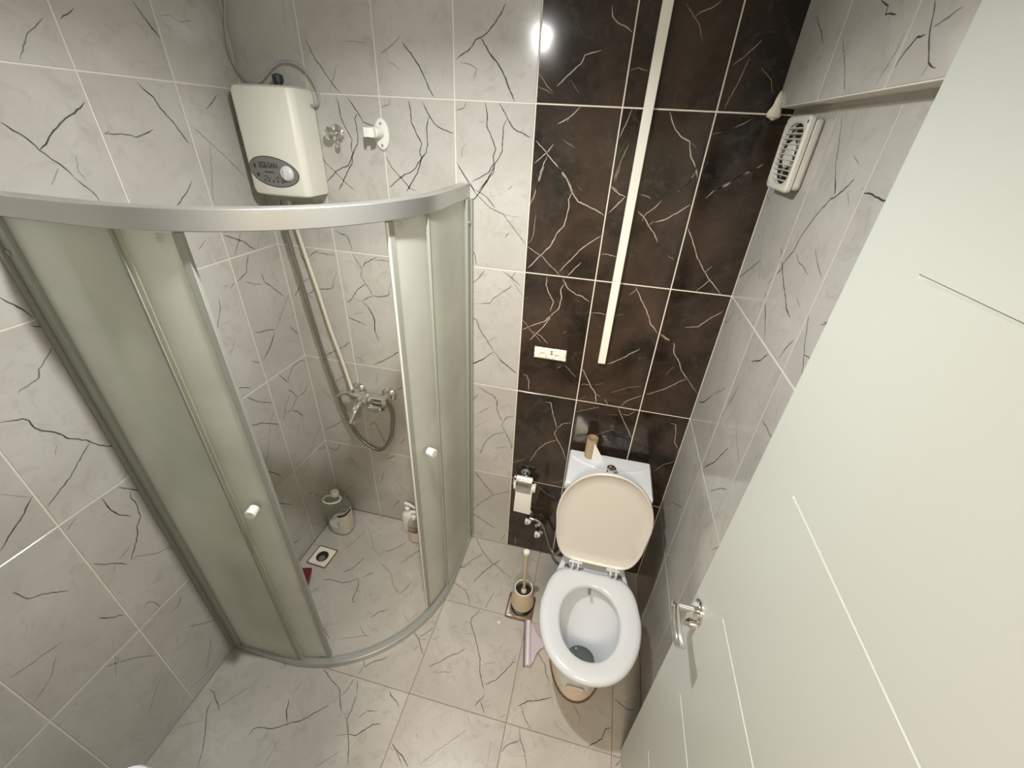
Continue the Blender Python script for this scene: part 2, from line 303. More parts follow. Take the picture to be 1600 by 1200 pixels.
  ',1374;7,-332,1387,-340,1354,-357,1325,-377,1292,-409,1258;8,-233,1215,-206,1205,-171,1199,-128,1183;9,-45,1162,-27,1131,7,1097;4,-128,1183,-56,1250,-1'
  '1,1293;6,-133,1177,-171,1133,-217,1100;3,-265,1327,-280,1304;3,-322,1224,-367,1180;7,-285,1117,-247,1090;4,-230,1092,-189,1120,-142,1164;8,-174,996,-1'
  '58,966,-139,935;7,-139,935,-127,954,-88,988,-38,989,-2,972;8,-149,902,-127,875,-108,834;8,-108,834,-56,835,-30,859;8,-108,834,-137,820,-160,798;6,-160'
  ',798,-197,811;9,-160,798,-129,771,-105,726;6,-143,876,-185,845,-203,805,-226,782;3,-110,726,-118,675,-103,609;8,-401,1074,-391,1049,-364,1043,-320,101'
  '5;8,-354,991,-318,950,-244,891;9,-404,890,-369,866,-329,849,-291,818,-240,775;4,-243,871,-286,824,-320,760,-335,719,-384,652;3,-385,789,-359,787,-319,'
  '762;9,-222,522,-194,514;9,-401,644,-367,609,-331,562,-316,537;4,8,610,-75,553,-156,479,-207,434;6,-69,494,-31,470,-4,456;8,-411,168,-373,140,-324,110;'
  '7,-391,35,-360,2;8,-211,311,-164,289;7,-162,277,-153,246,-135,230;8,-409,481,-377,424,-311,347;9,-968,1314,-954,1306,-933,1299,-925,1288,-924,1267,-91'
  '7,1251,-895,1230,-881,1199,-852,1171,-839,1146,-820,1124,-790,1100;7,-849,1160,-879,1138,-922,1102,-960,1083,-992,1064;8,-1000,1112,-1018,1098,-1036,1'
  '079,-1068,1058,-1101,1033;3,-1041,1159,-1002,1111;3,-911,1212,-910,1196,-923,1175;8,-847,991,-830,967,-806,933,-785,921;8,-828,955,-835,933,-831,904,-'
  '837,878,-838,858,-861,834,-871,805,-898,771,-915,750;9,-893,992,-891,968,-890,937,-879,909,-858,881;4,-892,941,-913,943;6,-902,791,-924,785,-939,779;7'
  ',-987,830,-974,806,-950,779,-928,744;5,-916,748,-898,743,-873,717,-849,694,-826,684,-801,656;4,-951,777,-969,752;6,-961,987,-990,974;10,-847,1566,-839'
  ',1552,-828,1538,-820,1522,-816,1509;6,-816,1509,-801,1505;7,-831,1501,-820,1487,-806,1480,-797,1478;6,-814,1427,-839,1404,-857,1391,-866,1372,-892,136'
  '4,-907,1364,-914,1357;7,-1132,917,-1128,899,-1123,874,-1097,856,-1059,811;8,-1050,662,-1028,624,-995,591;6,-962,559,-942,562,-929,546,-923,508;6,-858,'
  '469,-884,443,-908,444;5,-889,322,-848,267,-810,224;5,-850,175,-881,116,-919,56;3,-932,343,-946,294;6,-1106,492,-1080,464,-1071,485;5,-1080,464,-1044,4'
  '19,-989,325;3,-1071,505,-1104,426;5,-1235,716,-1209,706,-1174,699,-1131,687;4,-1157,664,-1189,619,-1218,605,-1237,594;4,-1031,247,-1064,219,-1105,176;'
  '4,-886,23,-938,47,-986,68'
 ),
 'R': (
  '8,-468,1885,-455,1874,-435,1858,-423,1849,-406,1844,-385,1824,-373,1811,-357,1789,-342,1765,-334,1745,-329,1722,-308,1700,-297,1680,-302,1672,-271,164'
  '2,-251,1620;5,-391,1879,-420,1850;9,-248,1712,-292,1684,-322,1663,-355,1643,-388,1628,-413,1610,-436,1604,-451,1603;5,-347,1721,-379,1709,-413,1706,-4'
  '49,1699;5,-429,1750,-465,1729,-507,1711;8,-136,1651,-81,1614,-26,1578,20,1553;5,2,1813,-33,1795,-43,1780;3,-64,1738,-96,1695,-127,1662,-184,1610;9,-50'
  '7,1870,-515,1875;8,-512,1865,-538,1869,-562,1866,-587,1863,-608,1865,-625,1870;4,-256,1599,-329,1543;4,-434,1646,-473,1635;5,-587,1647,-610,1661,-625,'
  '1671;3,-459,1866,-490,1840;4,-514,1645,-533,1626;5,-256,1600,-309,1559,-378,1499;6,-72,1478,-39,1424,-10,1416;9,-417,1493,-389,1462,-340,1433;5,-382,1'
  '458,-366,1437;7,-508,1574,-490,1550,-482,1528,-473,1501;6,-517,1641,-543,1606,-558,1584,-586,1554,-603,1530;7,-603,1530,-620,1524;7,-599,1526,-608,150'
  '3;5,-623,1672,-605,1654,-579,1637;6,-571,1570,-599,1575,-620,1580;5,-32,1102,-86,1137,-138,1197,-234,1285;5,-327,1350,-294,1259;5,-41,1105,-87,1136,-1'
  '33,1186;5,-314,1303,-299,1243,-274,1197;4,-388,1308,-412,1259,-465,1234,-515,1210;6,-523,1369,-555,1373,-577,1372,-614,1373;9,-302,1018,-362,1092,-391'
  ',1149,-414,1192;7,-181,974,-214,1013;8,-415,1022,-477,1095,-522,1133;6,-123,667,-182,715,-242,764;3,-216,1166,-265,1123,-283,1085,-317,1059;3,-590,107'
  '8,-612,1053;3,-411,1005,-459,983;6,-570,944,-605,1003;5,-301,1992,-339,1944,-363,1906,-414,1854;4,-424,1924,-462,1908'
 ),
 'U': (
  '6,-88,2184,-167,2139,-195,2119;8,-406,2147,-442,2133,-446,2121,-485,2114;5,-300,2110,-349,2071,-399,2023;9,-598,2072,-579,2072,-569,2064,-555,2049,-54'
  '6,2033;5,-536,2084,-534,2061,-524,2044,-513,2022;7,-584,2110,-600,2085,-610,2068,-628,2048,-638,2036,-662,2027;6,-658,2089,-639,2084,-611,2078;6,-640,'
  '2033,-635,2022;5,-721,2067,-700,2056'
 ),
 'F': (
  '5,225,-108,210,-170,183,-248;3,223,-92,278,-151,321,-210,384,-243;5,396,-279,448,-301,483,-326,513,-371,566,-408;6,599,-332,584,-375,567,-411;8,304,-2'
  '71,291,-307,276,-350,245,-376;8,393,-335,353,-374;8,332,-383,315,-404,281,-423,244,-426,213,-424,173,-434;8,332,-383,353,-413,361,-443,364,-480,371,-4'
  '96,388,-499;5,361,-443,384,-445;8,578,-133,544,-181,517,-225,497,-259;8,477,-125,438,-175,392,-214;7,297,12,246,-27;7,181,-469,163,-499,145,-528;5,189'
  ',-476,171,-506;7,228,-595,281,-623,323,-642,367,-673;6,222,-597,255,-559;8,548,-494,514,-512,490,-549;4,463,-590,503,-619,531,-623;4,402,-664,463,-640'
  ',520,-618;4,626,-494,674,-521;3,696,-464,661,-519;8,250,-310,237,-308;9,373,-203,384,-207;8,793,-207,820,-191,848,-158;7,824,3,856,-42,891,-82,943,-12'
  '5,977,-140,1017,-163,1074,-191;9,994,-99,963,-137,935,-175,918,-203,911,-221,896,-241,894,-263;7,894,-94,856,-129,826,-171,793,-208;4,1005,-173,990,-2'
  '11;4,1120,-38,1180,-69;7,792,-282,835,-297,868,-309,890,-337,911,-373;6,1007,-281,994,-322,984,-371;8,966,-381,938,-432,940,-454,958,-477,974,-500,100'
  '2,-545,1026,-588,1037,-633,1058,-668,1072,-691;6,916,-452,939,-452;5,926,-507,967,-496;8,1070,-674,1111,-648,1137,-612,1163,-567,1187,-554;5,1163,-567'
  ',1171,-531;8,954,-559,929,-588,893,-610,866,-638,829,-667;4,857,-683,924,-664;4,848,-504,890,-478;3,797,-521,820,-513;7,784,-516,762,-546,739,-571;8,7'
  '05,-553,741,-576,756,-597,784,-630;6,756,-597,739,-627;4,741,-576,789,-569,825,-549;8,1244,-482,1274,-515,1298,-538,1309,-573,1329,-604;7,1258,-471,12'
  '43,-480;6,1242,-485,1236,-554;3,1109,-496,1088,-543;4,1047,-604,1093,-583;9,709,-789,724,-802,751,-814,770,-828;9,1219,-713,1255,-688,1301,-672,1346,-'
  '650;8,1079,-715,1052,-757;5,1080,-702,1081,-714;8,1073,-735,1097,-769;5,1077,-703,1076,-731;4,1032,-780,1051,-817;4,1049,-833,1003,-879,958,-923,917,-'
  '972;6,1229,-706,1250,-742,1281,-773;5,1190,-746,1157,-768;7,1239,-781,1252,-815,1274,-845,1288,-886;8,1250,-815,1207,-841,1189,-866;9,1582,-695,1561,-'
  '703,1547,-739,1499,-773;7,1592,-596,1642,-619,1673,-614;3,1364,-734,1423,-760;5,1433,-655,1459,-690,1462,-715;7,1581,-543,1540,-569;8,1618,-784,1599,-'
  '807;9,790,-932,814,-950,852,-963,881,-986;6,788,-935,790,-951,811,-955;7,819,-953,850,-978,862,-990;5,869,-890,883,-902;3,1146,-844,1152,-919;8,26,-95'
  '4,50,-959,90,-984,120,-1004;7,67,-989,75,-1015,128,-1076,164,-1126,176,-1156;5,106,-997,133,-961,167,-915;3,92,-1043,36,-1068,8,-1091;8,283,-1043,283,'
  '-1022,296,-1013,347,-1005,373,-993,401,-974,438,-957,471,-923,508,-887;9,392,-977,365,-948,347,-908;4,349,-896,357,-846;4,342,-1012,339,-1039;7,411,-7'
  '82,459,-807,515,-830,547,-875,567,-898;6,534,-849,544,-829,555,-774;6,567,-735,557,-770,591,-829;7,544,-701,568,-735,591,-710,644,-679;7,591,-829,599,'
  '-884,598,-912,627,-952,651,-986,676,-1033;5,598,-912,582,-908,594,-893;9,630,-951,656,-950,673,-933,699,-905,728,-895;4,585,-968,630,-951;6,637,-899,6'
  '58,-869,697,-862;5,240,-792,260,-820;4,627,-1002,592,-1039,568,-1062;3,394,-1020,394,-1104;4,250,-885,229,-902;4,400,-816,415,-787'
 ),
}
def parse(k):
    out = []
    for seg in VEINS[k].split(';'):
        a = [int(t) for t in seg.split(',')]
        out.append((a[0]/10, [Vector((a[i]/1000, a[i+1]/1000)) for i in range(1, len(a)-1, 2)]))
    return out
def crackle(pts, step=.0085, jit=.0012):
    out = [pts[0]]
    for a, b in zip(pts, pts[1:]):
        L_ = (b-a).length; n = max(1, int(L_/step))
        for i in range(1, n+1):
            q = a.lerp(b, i/n)
            if L_ > 0: 
                d = (b-a)/L_; q = q + Vector((-d.y, d.x))*random.uniform(-jit, jit)
            out.append(q)
    return out
def tiles(parent, us, vs, fmap, nrm, matf, vein_keys, gap=.0021, T=.0014, wv=.0023):
    """one tile object per cell; each carries its printed veins as soft strips"""
    lines = []
    for k in vein_keys:
        for st, pts in parse(k): lines.append((st, crackle(pts)))
    us = sorted(us); vs = sorted(vs)
    for i in range(len(us)-1):
        for j in range(len(vs)-1):
            u0, u1, v0, v1 = us[i]+gap, us[i+1]-gap, vs[j]+gap, vs[j+1]-gap
            if u1-u0 < .01 or v1-v0 < .01: continue
            c = .0008; mb = MB()
            mid = Vector(fmap((u0+u1)/2, (v0+v1)/2, 0)); P = lambda u, v, d: tuple(Vector(fmap(u, v, d)) - mid)
            q = [P(u0,v0,-T),P(u1,v0,-T),P(u1,v1,-T),P(u0,v1,-T), P(u0,v0,-c),P(u1,v0,-c),P(u1,v1,-c),P(u0,v1,-c),
                 P(u0+c,v0+c,0),P(u1-c,v0+c,0),P(u1-c,v1-c,0),P(u0+c,v1-c,0)]
            fs = [(8,9,10,11)] + [(a, (a+1)%4, (a+1)%4+4, a+4) for a in range(4)] + [(a+4, (a+1)%4+4, (a+1)%4+8, a+8) for a in range(4)]
            a, b, d = Vector(q[8]), Vector(q[9]), Vector(q[10])
            flip = (b-a).cross(d-b).dot(Vector(nrm)) < 0
            if flip: fs = [tuple(reversed(f)) for f in fs]
            mb.add(q, fs); att = [0.0]*12
            for st, pts in lines:
                run = []
                def flush(run):
                    if len(run) < 2: return
                    n = len(run); o = len(mb.v)
                    for k_, p in enumerate(run):
                        dd = run[min(k_+1, n-1)] - run[max(k_-1, 0)]
                        if dd.length < 1e-6: dd = Vector((1, 0))
                        dd.normalize(); nn = Vector((-dd.y, dd.x))
                        e = min(1, min(k_, n-1-k_)/2.5 + .35)
                        w = wv*(.6+.55*st)*e*random.uniform(.75, 1.15)
                        for sgn in (-1, 0, 1):
                            x = p + nn*w*sgn
                            x.x = min(max(x.x, u0+c), u1-c); x.y = min(max(x.y, v0+c), v1-c)
                            mb.v.append(P(x.x, x.y, .00012)); att.append((st**.8*random.uniform(.8, 1.1)) if sgn == 0 else 0.0)
                    for k_ in range(n-1):
                        for h in (0, 1):
                            f = (o+k_*3+h, o+k_*3+h+1, o+k_*3+h+4, o+k_*3+h+3)
                            va, vb, vc = (Vector(mb.v[t]) for t in f[:3])
                            if (vb-va).cross(vc-vb).dot(Vector(nrm)) < 0: f = tuple(reversed(f))
                            mb.f.append(f); mb.mi.append(0)
                for p in pts:
                    if u0 < p.x < u1 and v0 < p.y < v1: run.append(p)
                    else: flush(run); run = []
                flush(run)
            me = bpy.data.meshes.new('tile'); me.from_pydata(mb.v, [], mb.f); me.materials.append(matf((u0+u1)/2, (v0+v1)/2))
            at = me.attributes.new('vein', 'FLOAT', 'POINT'); at.data.foreach_set('value', att); me.update()
            o = bpy.data.objects.new('tile', me); COL.objects.link(o); o.parent = parent; o.location = mid
def slab(name, a, b, mat):
    mb = MB(); mb.box(a, b); return mb.build(name, mat, smooth=False)

XR = 1.698; ZC = 2.285; YF = -1.50; T0 = .0014
Z = [0, .5, 1.0, 1.5, 2.0, ZC]
# back wall
wall_back = struct(slab('wall_back', (-.10, T0, -.05), (XR+.10, .10, ZC+.05), [M['grout']]))
tiles(wall_back, [0, .2535, .501, .7502, 1.0019], Z, lambda u, v, d: (u, -d, v), (0,-1,0), lambda u, v: M['light'], ['B'])
gd = MB(); gd.box((1.0012, T0-.0001, 0), (XR, T0+.01, ZC)); gd.build('grout_bed', M['groutd'], wall_back, smooth=False)
tiles(wall_back, [1.0019, 1.2517, 1.504, XR], Z, lambda u, v, d: (u, -d, v), (0,-1,0), lambda u, v: M['dark'], ['B'], gap=.0020, wv=.0019)
# left wall
wall_left = struct(slab('wall_left', (-.10, YF-.1, -.05), (-T0, T0, ZC+.05), [M['grout']]))
tiles(wall_left, [0, -.243, -.4985, -.75, -.997, -1.247, YF], Z, lambda u, v, d: (d, u, v), (1,0,0), lambda u, v: M['light'], ['L'])
# right wall with the boxed-out course above two metres
wall_right = struct(slab('wall_right', (XR+T0, YF-.1, -.05), (XR+.10, T0, ZC+.05), [M['grout']]))
tiles(wall_right, [0, -.2763, -.5168, -.767, -1.017, -1.267, YF], [0, .5, 1.0, 1.5, 2.0, 2.03], lambda u, v, d: (XR-d, u, v), (-1,0,0), lambda u, v: M['light'], ['R'])
bk = MB(); bk.box((1.650+T0, YF, 2.014), (XR+.02, -.0005, ZC)); bulk = bk.build('bulkhead', M['grout'], wall_right, smooth=False)
tiles(bulk, [0, -.277, -.545, -.79, -1.04, -1.29, YF], [2.014, ZC], lambda u, v, d: (1.650-d, u, v), (-1,0,0), lambda u, v: M['light'], ['U'])
bd = MB(); bd.tube([(1.651, YF, 2.0145), (1.651, -.002, 2.0145)], .0013, 8, False); bd.build('edge_bead', M['grout'], wall_right)
# floor
floor = struct(slab('floor', (-.10, YF-1.3, -.08), (XR+.10, .10, -T0), [M['groutf']]))
ft = lambda us, vs: tiles(floor, us, vs, lambda u, v, d: (u, v, d), (0,0,1), lambda u, v: M['floor'], ['F'], gap=.0011)
ft([0, .789], [0, -.777])                                   # one large slab under the shower
ft([.789, 1.187, 1.585, XR], [0, -.378, -.777]); ft([0, .789], [-.777, YF]); ft([.789, 1.187, 1.585, XR], [-.777, -1.175, YF])
c_ = MB(); c_.tube([(.012, -.0012, .0012), (.78, -.0012, .0012)], .0016, 6, False); struct(c_.build('trim_2', M['brown']))
c_ = MB(); c_.tube([(.0012, -.012, .0012), (.0012, -.77, .0012)], .0012, 6, False); struct(c_.build('trim_3', M['brown']))
# ceiling
struct(slab('ceiling', (-.10, YF-.1, ZC), (XR+.10, .10, ZC+.08), [M['ceil']]))
# front wall with the doorway the photographer stands in
DX0, DX1, DH = .93, 1.655, 2.10
fw = MB(); fw.box((-.10, YF-.12, -.05), (DX0, YF-T0, ZC+.05)); fw.box((DX1, YF-.12, -.05), (XR+.10, YF-T0, ZC+.05)); fw.box((DX0, YF-.12, DH), (DX1, YF-T0, ZC+.05))
wall_front = struct(fw.build('wall_front', M['grout'], smooth=False))
tiles(wall_front, [0, .25, .5, .75, DX0-.05], Z, lambda u, v, d: (u, YF+d, v), (0,1,0), lambda u, v: M['light'], [])
tr = MB()
tr.box((DX0-.05, YF-.13, 0), (DX0+.012, YF+.012, DH+.05)); tr.box((DX1-.012, YF-.13, 0), (XR-.001, YF+.012, DH+.05)); tr.box((DX0+.012, YF-.13, DH-.012), (DX1-.012, YF+.012, DH+.05))
struct(tr.build('trim_1', M['door'], bevel=.003))
# hallway shell behind the doorway
hw_ = MB(); hw_.box((-.3, -2.75, -.05), (2.4, -2.70, ZC)); hw_.box((2.3, -2.7, -.05), (2.4, YF-.12, ZC)); hw_.box((-.3, -2.7, -.05), (-.2, YF-.12, ZC)); hw_.box((-.3, -2.7, ZC), (2.4, YF-.12, ZC+.05))
struct(hw_.build('wall_hall', M['hall'], smooth=False))

# ------------------------------------------------------------------ door leaf (open, along the right side)
def make_door():
    y1, y0 = -.757, -1.478; xf = 1.617; xb = 1.647; z0, z1 = .008, 2.085
    ga, gb = -.893, -1.345; gz = [.435, .786, 1.115, 1.465, 1.815]; w = .0024
    ys = [y0, gb-.004, gb, ga, ga+.004, y1]
    zs = [z0]
    for g_ in gz: zs += [g_-w, g_-.0012, g_+.0012, g_+w]
    zs.append(z1)
    mb = MB(); dep = {}
    V = []
    for yy in ys:
        for zz in zs:
            d = 0
            if gb <= yy <= ga and any(abs(abs(zz-g_)-.0012) < 1e-6 for g_ in gz): d = .0035
            V.append((xf + d, yy, zz))
    n = len(zs); F = []
    for i in range(len(ys)-1):
        for j in range(n-1): F.append((i*n+j, i*n+j+1, (i+1)*n+j+1, (i+1)*n+j))
    mb.add(V, F)
    mb.add([(xf,y0,z0),(xf,y1,z0),(xf,y1,z1),(xf,y0,z1),(xb,y0,z0),(xb,y1,z0),(xb,y1,z1),(xb,y0,z1)], [(4,5,6,7),(0,4,7,3),(1,2,6,5),(0,1,5,4),(3,7,6,2)])
    d = struct(mb.build('door_1', M['door'], smooth=True, angle=20))
    r = MB(); r.lathe([(.026,0),(.026,-.006),(.0245,-.009),(.012,-.0095)], (xf, -.806, 1.0), 32, 'x'); rs = r.build('rosette', M['chrome'], d); rs['label'] = 'round chrome rosette'
    h = MB(); h.tube([(xf-.006,-.806,1.0),(xf-.054,-.806,1.003)], .0085, 16, False)
    # flat curved lever pointing back toward the hinge, drooping slightly
    rs = []
    for k, (yy, hz, tx, xx, dz) in enumerate([(-.797,.007,.006,.054,.002),(-.803,.010,.0095,.055,.003),(-.82,.009,.0095,.057,.004),(-.85,.008,.0095,.058,.004),(-.875,.0075,.011,.057,.002),(-.895,.007,.0125,.055,-.001),(-.901,.005,.0105,.054,-.002)]):
        ring = []
        for j in range(16):
            t = 2*math.pi*j/16; ring.append((xf-xx + tx*math.cos(t), yy, 1.0+dz + hz*math.sin(t)))
        rs.append(ring)
    h.rings(rs); hd = h.build('lever_handle', M['chrome'], d); hd['label'] = 'chrome lever handle'
    k = MB(); k.lathe([(.011,0),(.011,-.014),(.006,-.022)], (xf, -.812, .955), 16, 'x'); k.box((xf-.036, -.815, .945), (xf-.014, -.809, .965)); kk = k.build('thumb_turn', M['chrome'], d)
    for zz in (.3, 1.05, 1.85):
        b = MB(); b.tube([(xf+.002, y0-.004, zz-.04), (xf+.002, y0-.004, zz+.04)], .006, 12, False); b.build('hinge', M['chromer'], d)
make_door()
# ------------------------------------------------------------------ shower enclosure (quadrant, R 0.545 about (0.25,-0.25))
def plan(R, a0, a1, n=None):
    """points of the curved track at radius R between angles (deg), -90 faces the room, 0 faces right"""
    n = n or max(2, int(abs(a1-a0)/3)+1)
    return [Vector((.25+R*math.cos(math.radians(a0+(a1-a0)*i/(n-1))), -.25+R*math.sin(math.radians(a0+(a1-a0)*i/(n-1))))) for i in range(n)]
def ribbon(mb, pts, t, z0, z1, zz=None):
    """extruded wall of thickness t (centred) following a plan polyline"""
    n = len(pts); rs = []
    for i, p in enumerate(pts):
        d = (pts[min(i+1, n-1)] - pts[max(i-1, 0)]).normalized(); q = Vector((-d.y, d.x))*t/2
        rs.append([(p.x+q.x, p.y+q.y, z0), (p.x-q.x, p.y-q.y, z0), (p.x-q.x, p.y-q.y, z1), (p.x+q.x, p.y+q.y, z1)])
    mb.rings(rs)
enc = thing('shower_enclosure', (.4, -.4, 0), 'curved corner shower enclosure with satin aluminium rails and frosted sliding glass', 'shower enclosure')
full = lambda R: [Vector((.003, -.25-R))] + plan(R, -90, 0, 40) + [Vector((.25+R, -.003))]
m_ = MB(); ribbon(m_, full(.530), .036, 1.729, 1.7725); o = m_.build('top_rail', M['alu'], enc, bevel=.002); 
m_ = MB(); ribbon(m_, full(.541), .026, .0006, .030); m_.build('bottom_rail', M['alu'], enc, bevel=.002)
m_ = MB(); ribbon(m_, full(.522), .012, .0007, .016); m_.build('inner_track', M['alu'], enc)
def post(a, b, lab=None):
    m_ = MB(); m_.box(a, b); return m_.build('wall_post', M['alup'], enc, bevel=.0015)
post((.0015, -.803, .031), (.040, -.774, 1.7285)); post((.774, -.040, .031), (.803, -.0015, 1.7285))
m_ = MB(); m_.box((.0012, -.811, .031), (.014, -.8035, 1.7285)); m_.build('wall_channel', M['alud'], enc)
m_ = MB(); m_.box((.8035, -.014, .031), (.811, -.0012, 1.7285)); m_.build('wall_channel', M['alud'], enc)
for x, y, z in ((.022, -.8145, 1.655), (.022, -.8145, .10)):
    m_ = MB(); m_.lathe([(.006,0),(.006,-.003),(.002,-.004)], (x, y+.0115, z), 12, 'y'); m_.build('screw', M['alud'], enc)
for z in (1.655, .10):
    m_ = MB(); m_.lathe([(.006,0),(.006,.003),(.002,.004)], (.803, -.025, z), 12, 'x'); m_.build('screw', M['alud'], enc)
# fixed panes on the outer track, doors on the inner one
def pane(name, pts, z0=.031, z1=1.7285):
    m_ = MB(); ribbon(m_, pts, .005, z0, z1); return m_.build(name, M['glass'], enc)
R1, R2 = .539, .522
pane('fixed_pane', [Vector((.041, -.25-R1)), Vector((.15, -.25-R1))] + plan(R1, -90, -84, 4))
pane('fixed_pane', plan(R1, -7.5, 0, 4) + [Vector((.25+R1, -.15)), Vector((.25+R1, -.041))])
def strip(R, a, w, name, mat, z0, z1, t=.010):
    m_ = MB(); dd = math.degrees(w/R); ribbon(m_, plan(R, a-dd/2, a+dd/2, 3), t, z0, z1); return m_.build(name, mat, enc, bevel=.001)
strip(R1, -83.6, .008, 'seal_strip', M['alud'], .031, 1.7285, .008); strip(R1, -82.5, .012, 'seal_lip', M['seal'], .031, 1.7285, .003); strip(R1, -8.2, .007, 'seal_strip', M['alud'], .031, 1.7285, .009)
def door(a0, a1, lead, knob, kz):
    m_ = MB(); ribbon(m_, ([Vector((.14, -.25-R2))] if a0 <= -90 else []) + plan(R2, a0, a1, 12) + ([Vector((.25+R2, -.14))] if a1 >= 0 else []), .005, .034, 1.722)
    d = m_.build('sliding_door', M['glass'], enc)
    def sub(R, a, w, name, mat, z0, z1, t):
        m_ = MB(); dd = math.degrees(w/R); ribbon(m_, plan(R, a-dd/2, a+dd/2, 3), t, z0, z1); s_ = m_.build(name, mat, None, bevel=.001); s_.parent = d; return s_
    sub(R2, lead, .017, 'edge_profile', M['alud'], .033, 1.723, .014)
    if a0 > -90: sub(R2+.002, lead-.95, .003, 'magnetic_lip', M['plastic'], .034, 1.722, .008)
    for z in (1.722-.012, .036):
        for a in (a0+4 if a0 > -90 else -86, a1-4):
            w = MB(); c = Vector((.25+(R2-.010)*math.cos(math.radians(a)), -.25+(R2-.010)*math.sin(math.radians(a)), z)); dr = Vector((math.cos(math.radians(a)), math.sin(math.radians(a)), 0))
            w.tube([c-dr*.006, c+dr*.006], .009, 14, False); s_ = w.build('roller', M['chromer'], None); s_.parent = d
    dr = Vector((math.cos(math.radians(knob)), math.sin(math.radians(knob)), 0)); c = Vector((.25, -.25, kz)) + dr*R2
    w = MB(); w.tube([c+dr*.003, c+dr*.019], .0125, 20, False); s_ = w.build('knob_collar', M['clear'], None); s_.parent = d; s_['label'] = 'translucent collar'
    w = MB(); w.tube([c+dr*.019, c+dr*.046, c+dr*.048], lambda t: .0155 if .03 < t < .9 else .0145, 24, False); s_ = w.build('knob', M['plastic'], None, bevel=.001); s_.parent = d; s_['label'] = 'white round door knob'
    w = MB(); w.tube([c-dr*.004, c-dr*.026], .0145, 20, False); s_ = w.build('inner_knob', M['plastic'], None, bevel=.001); s_.parent = d
    return d
door(-90, -71.2, -70.9, -76.3, .94); door(-22.0, 0, -22.3, -16.2, .945)

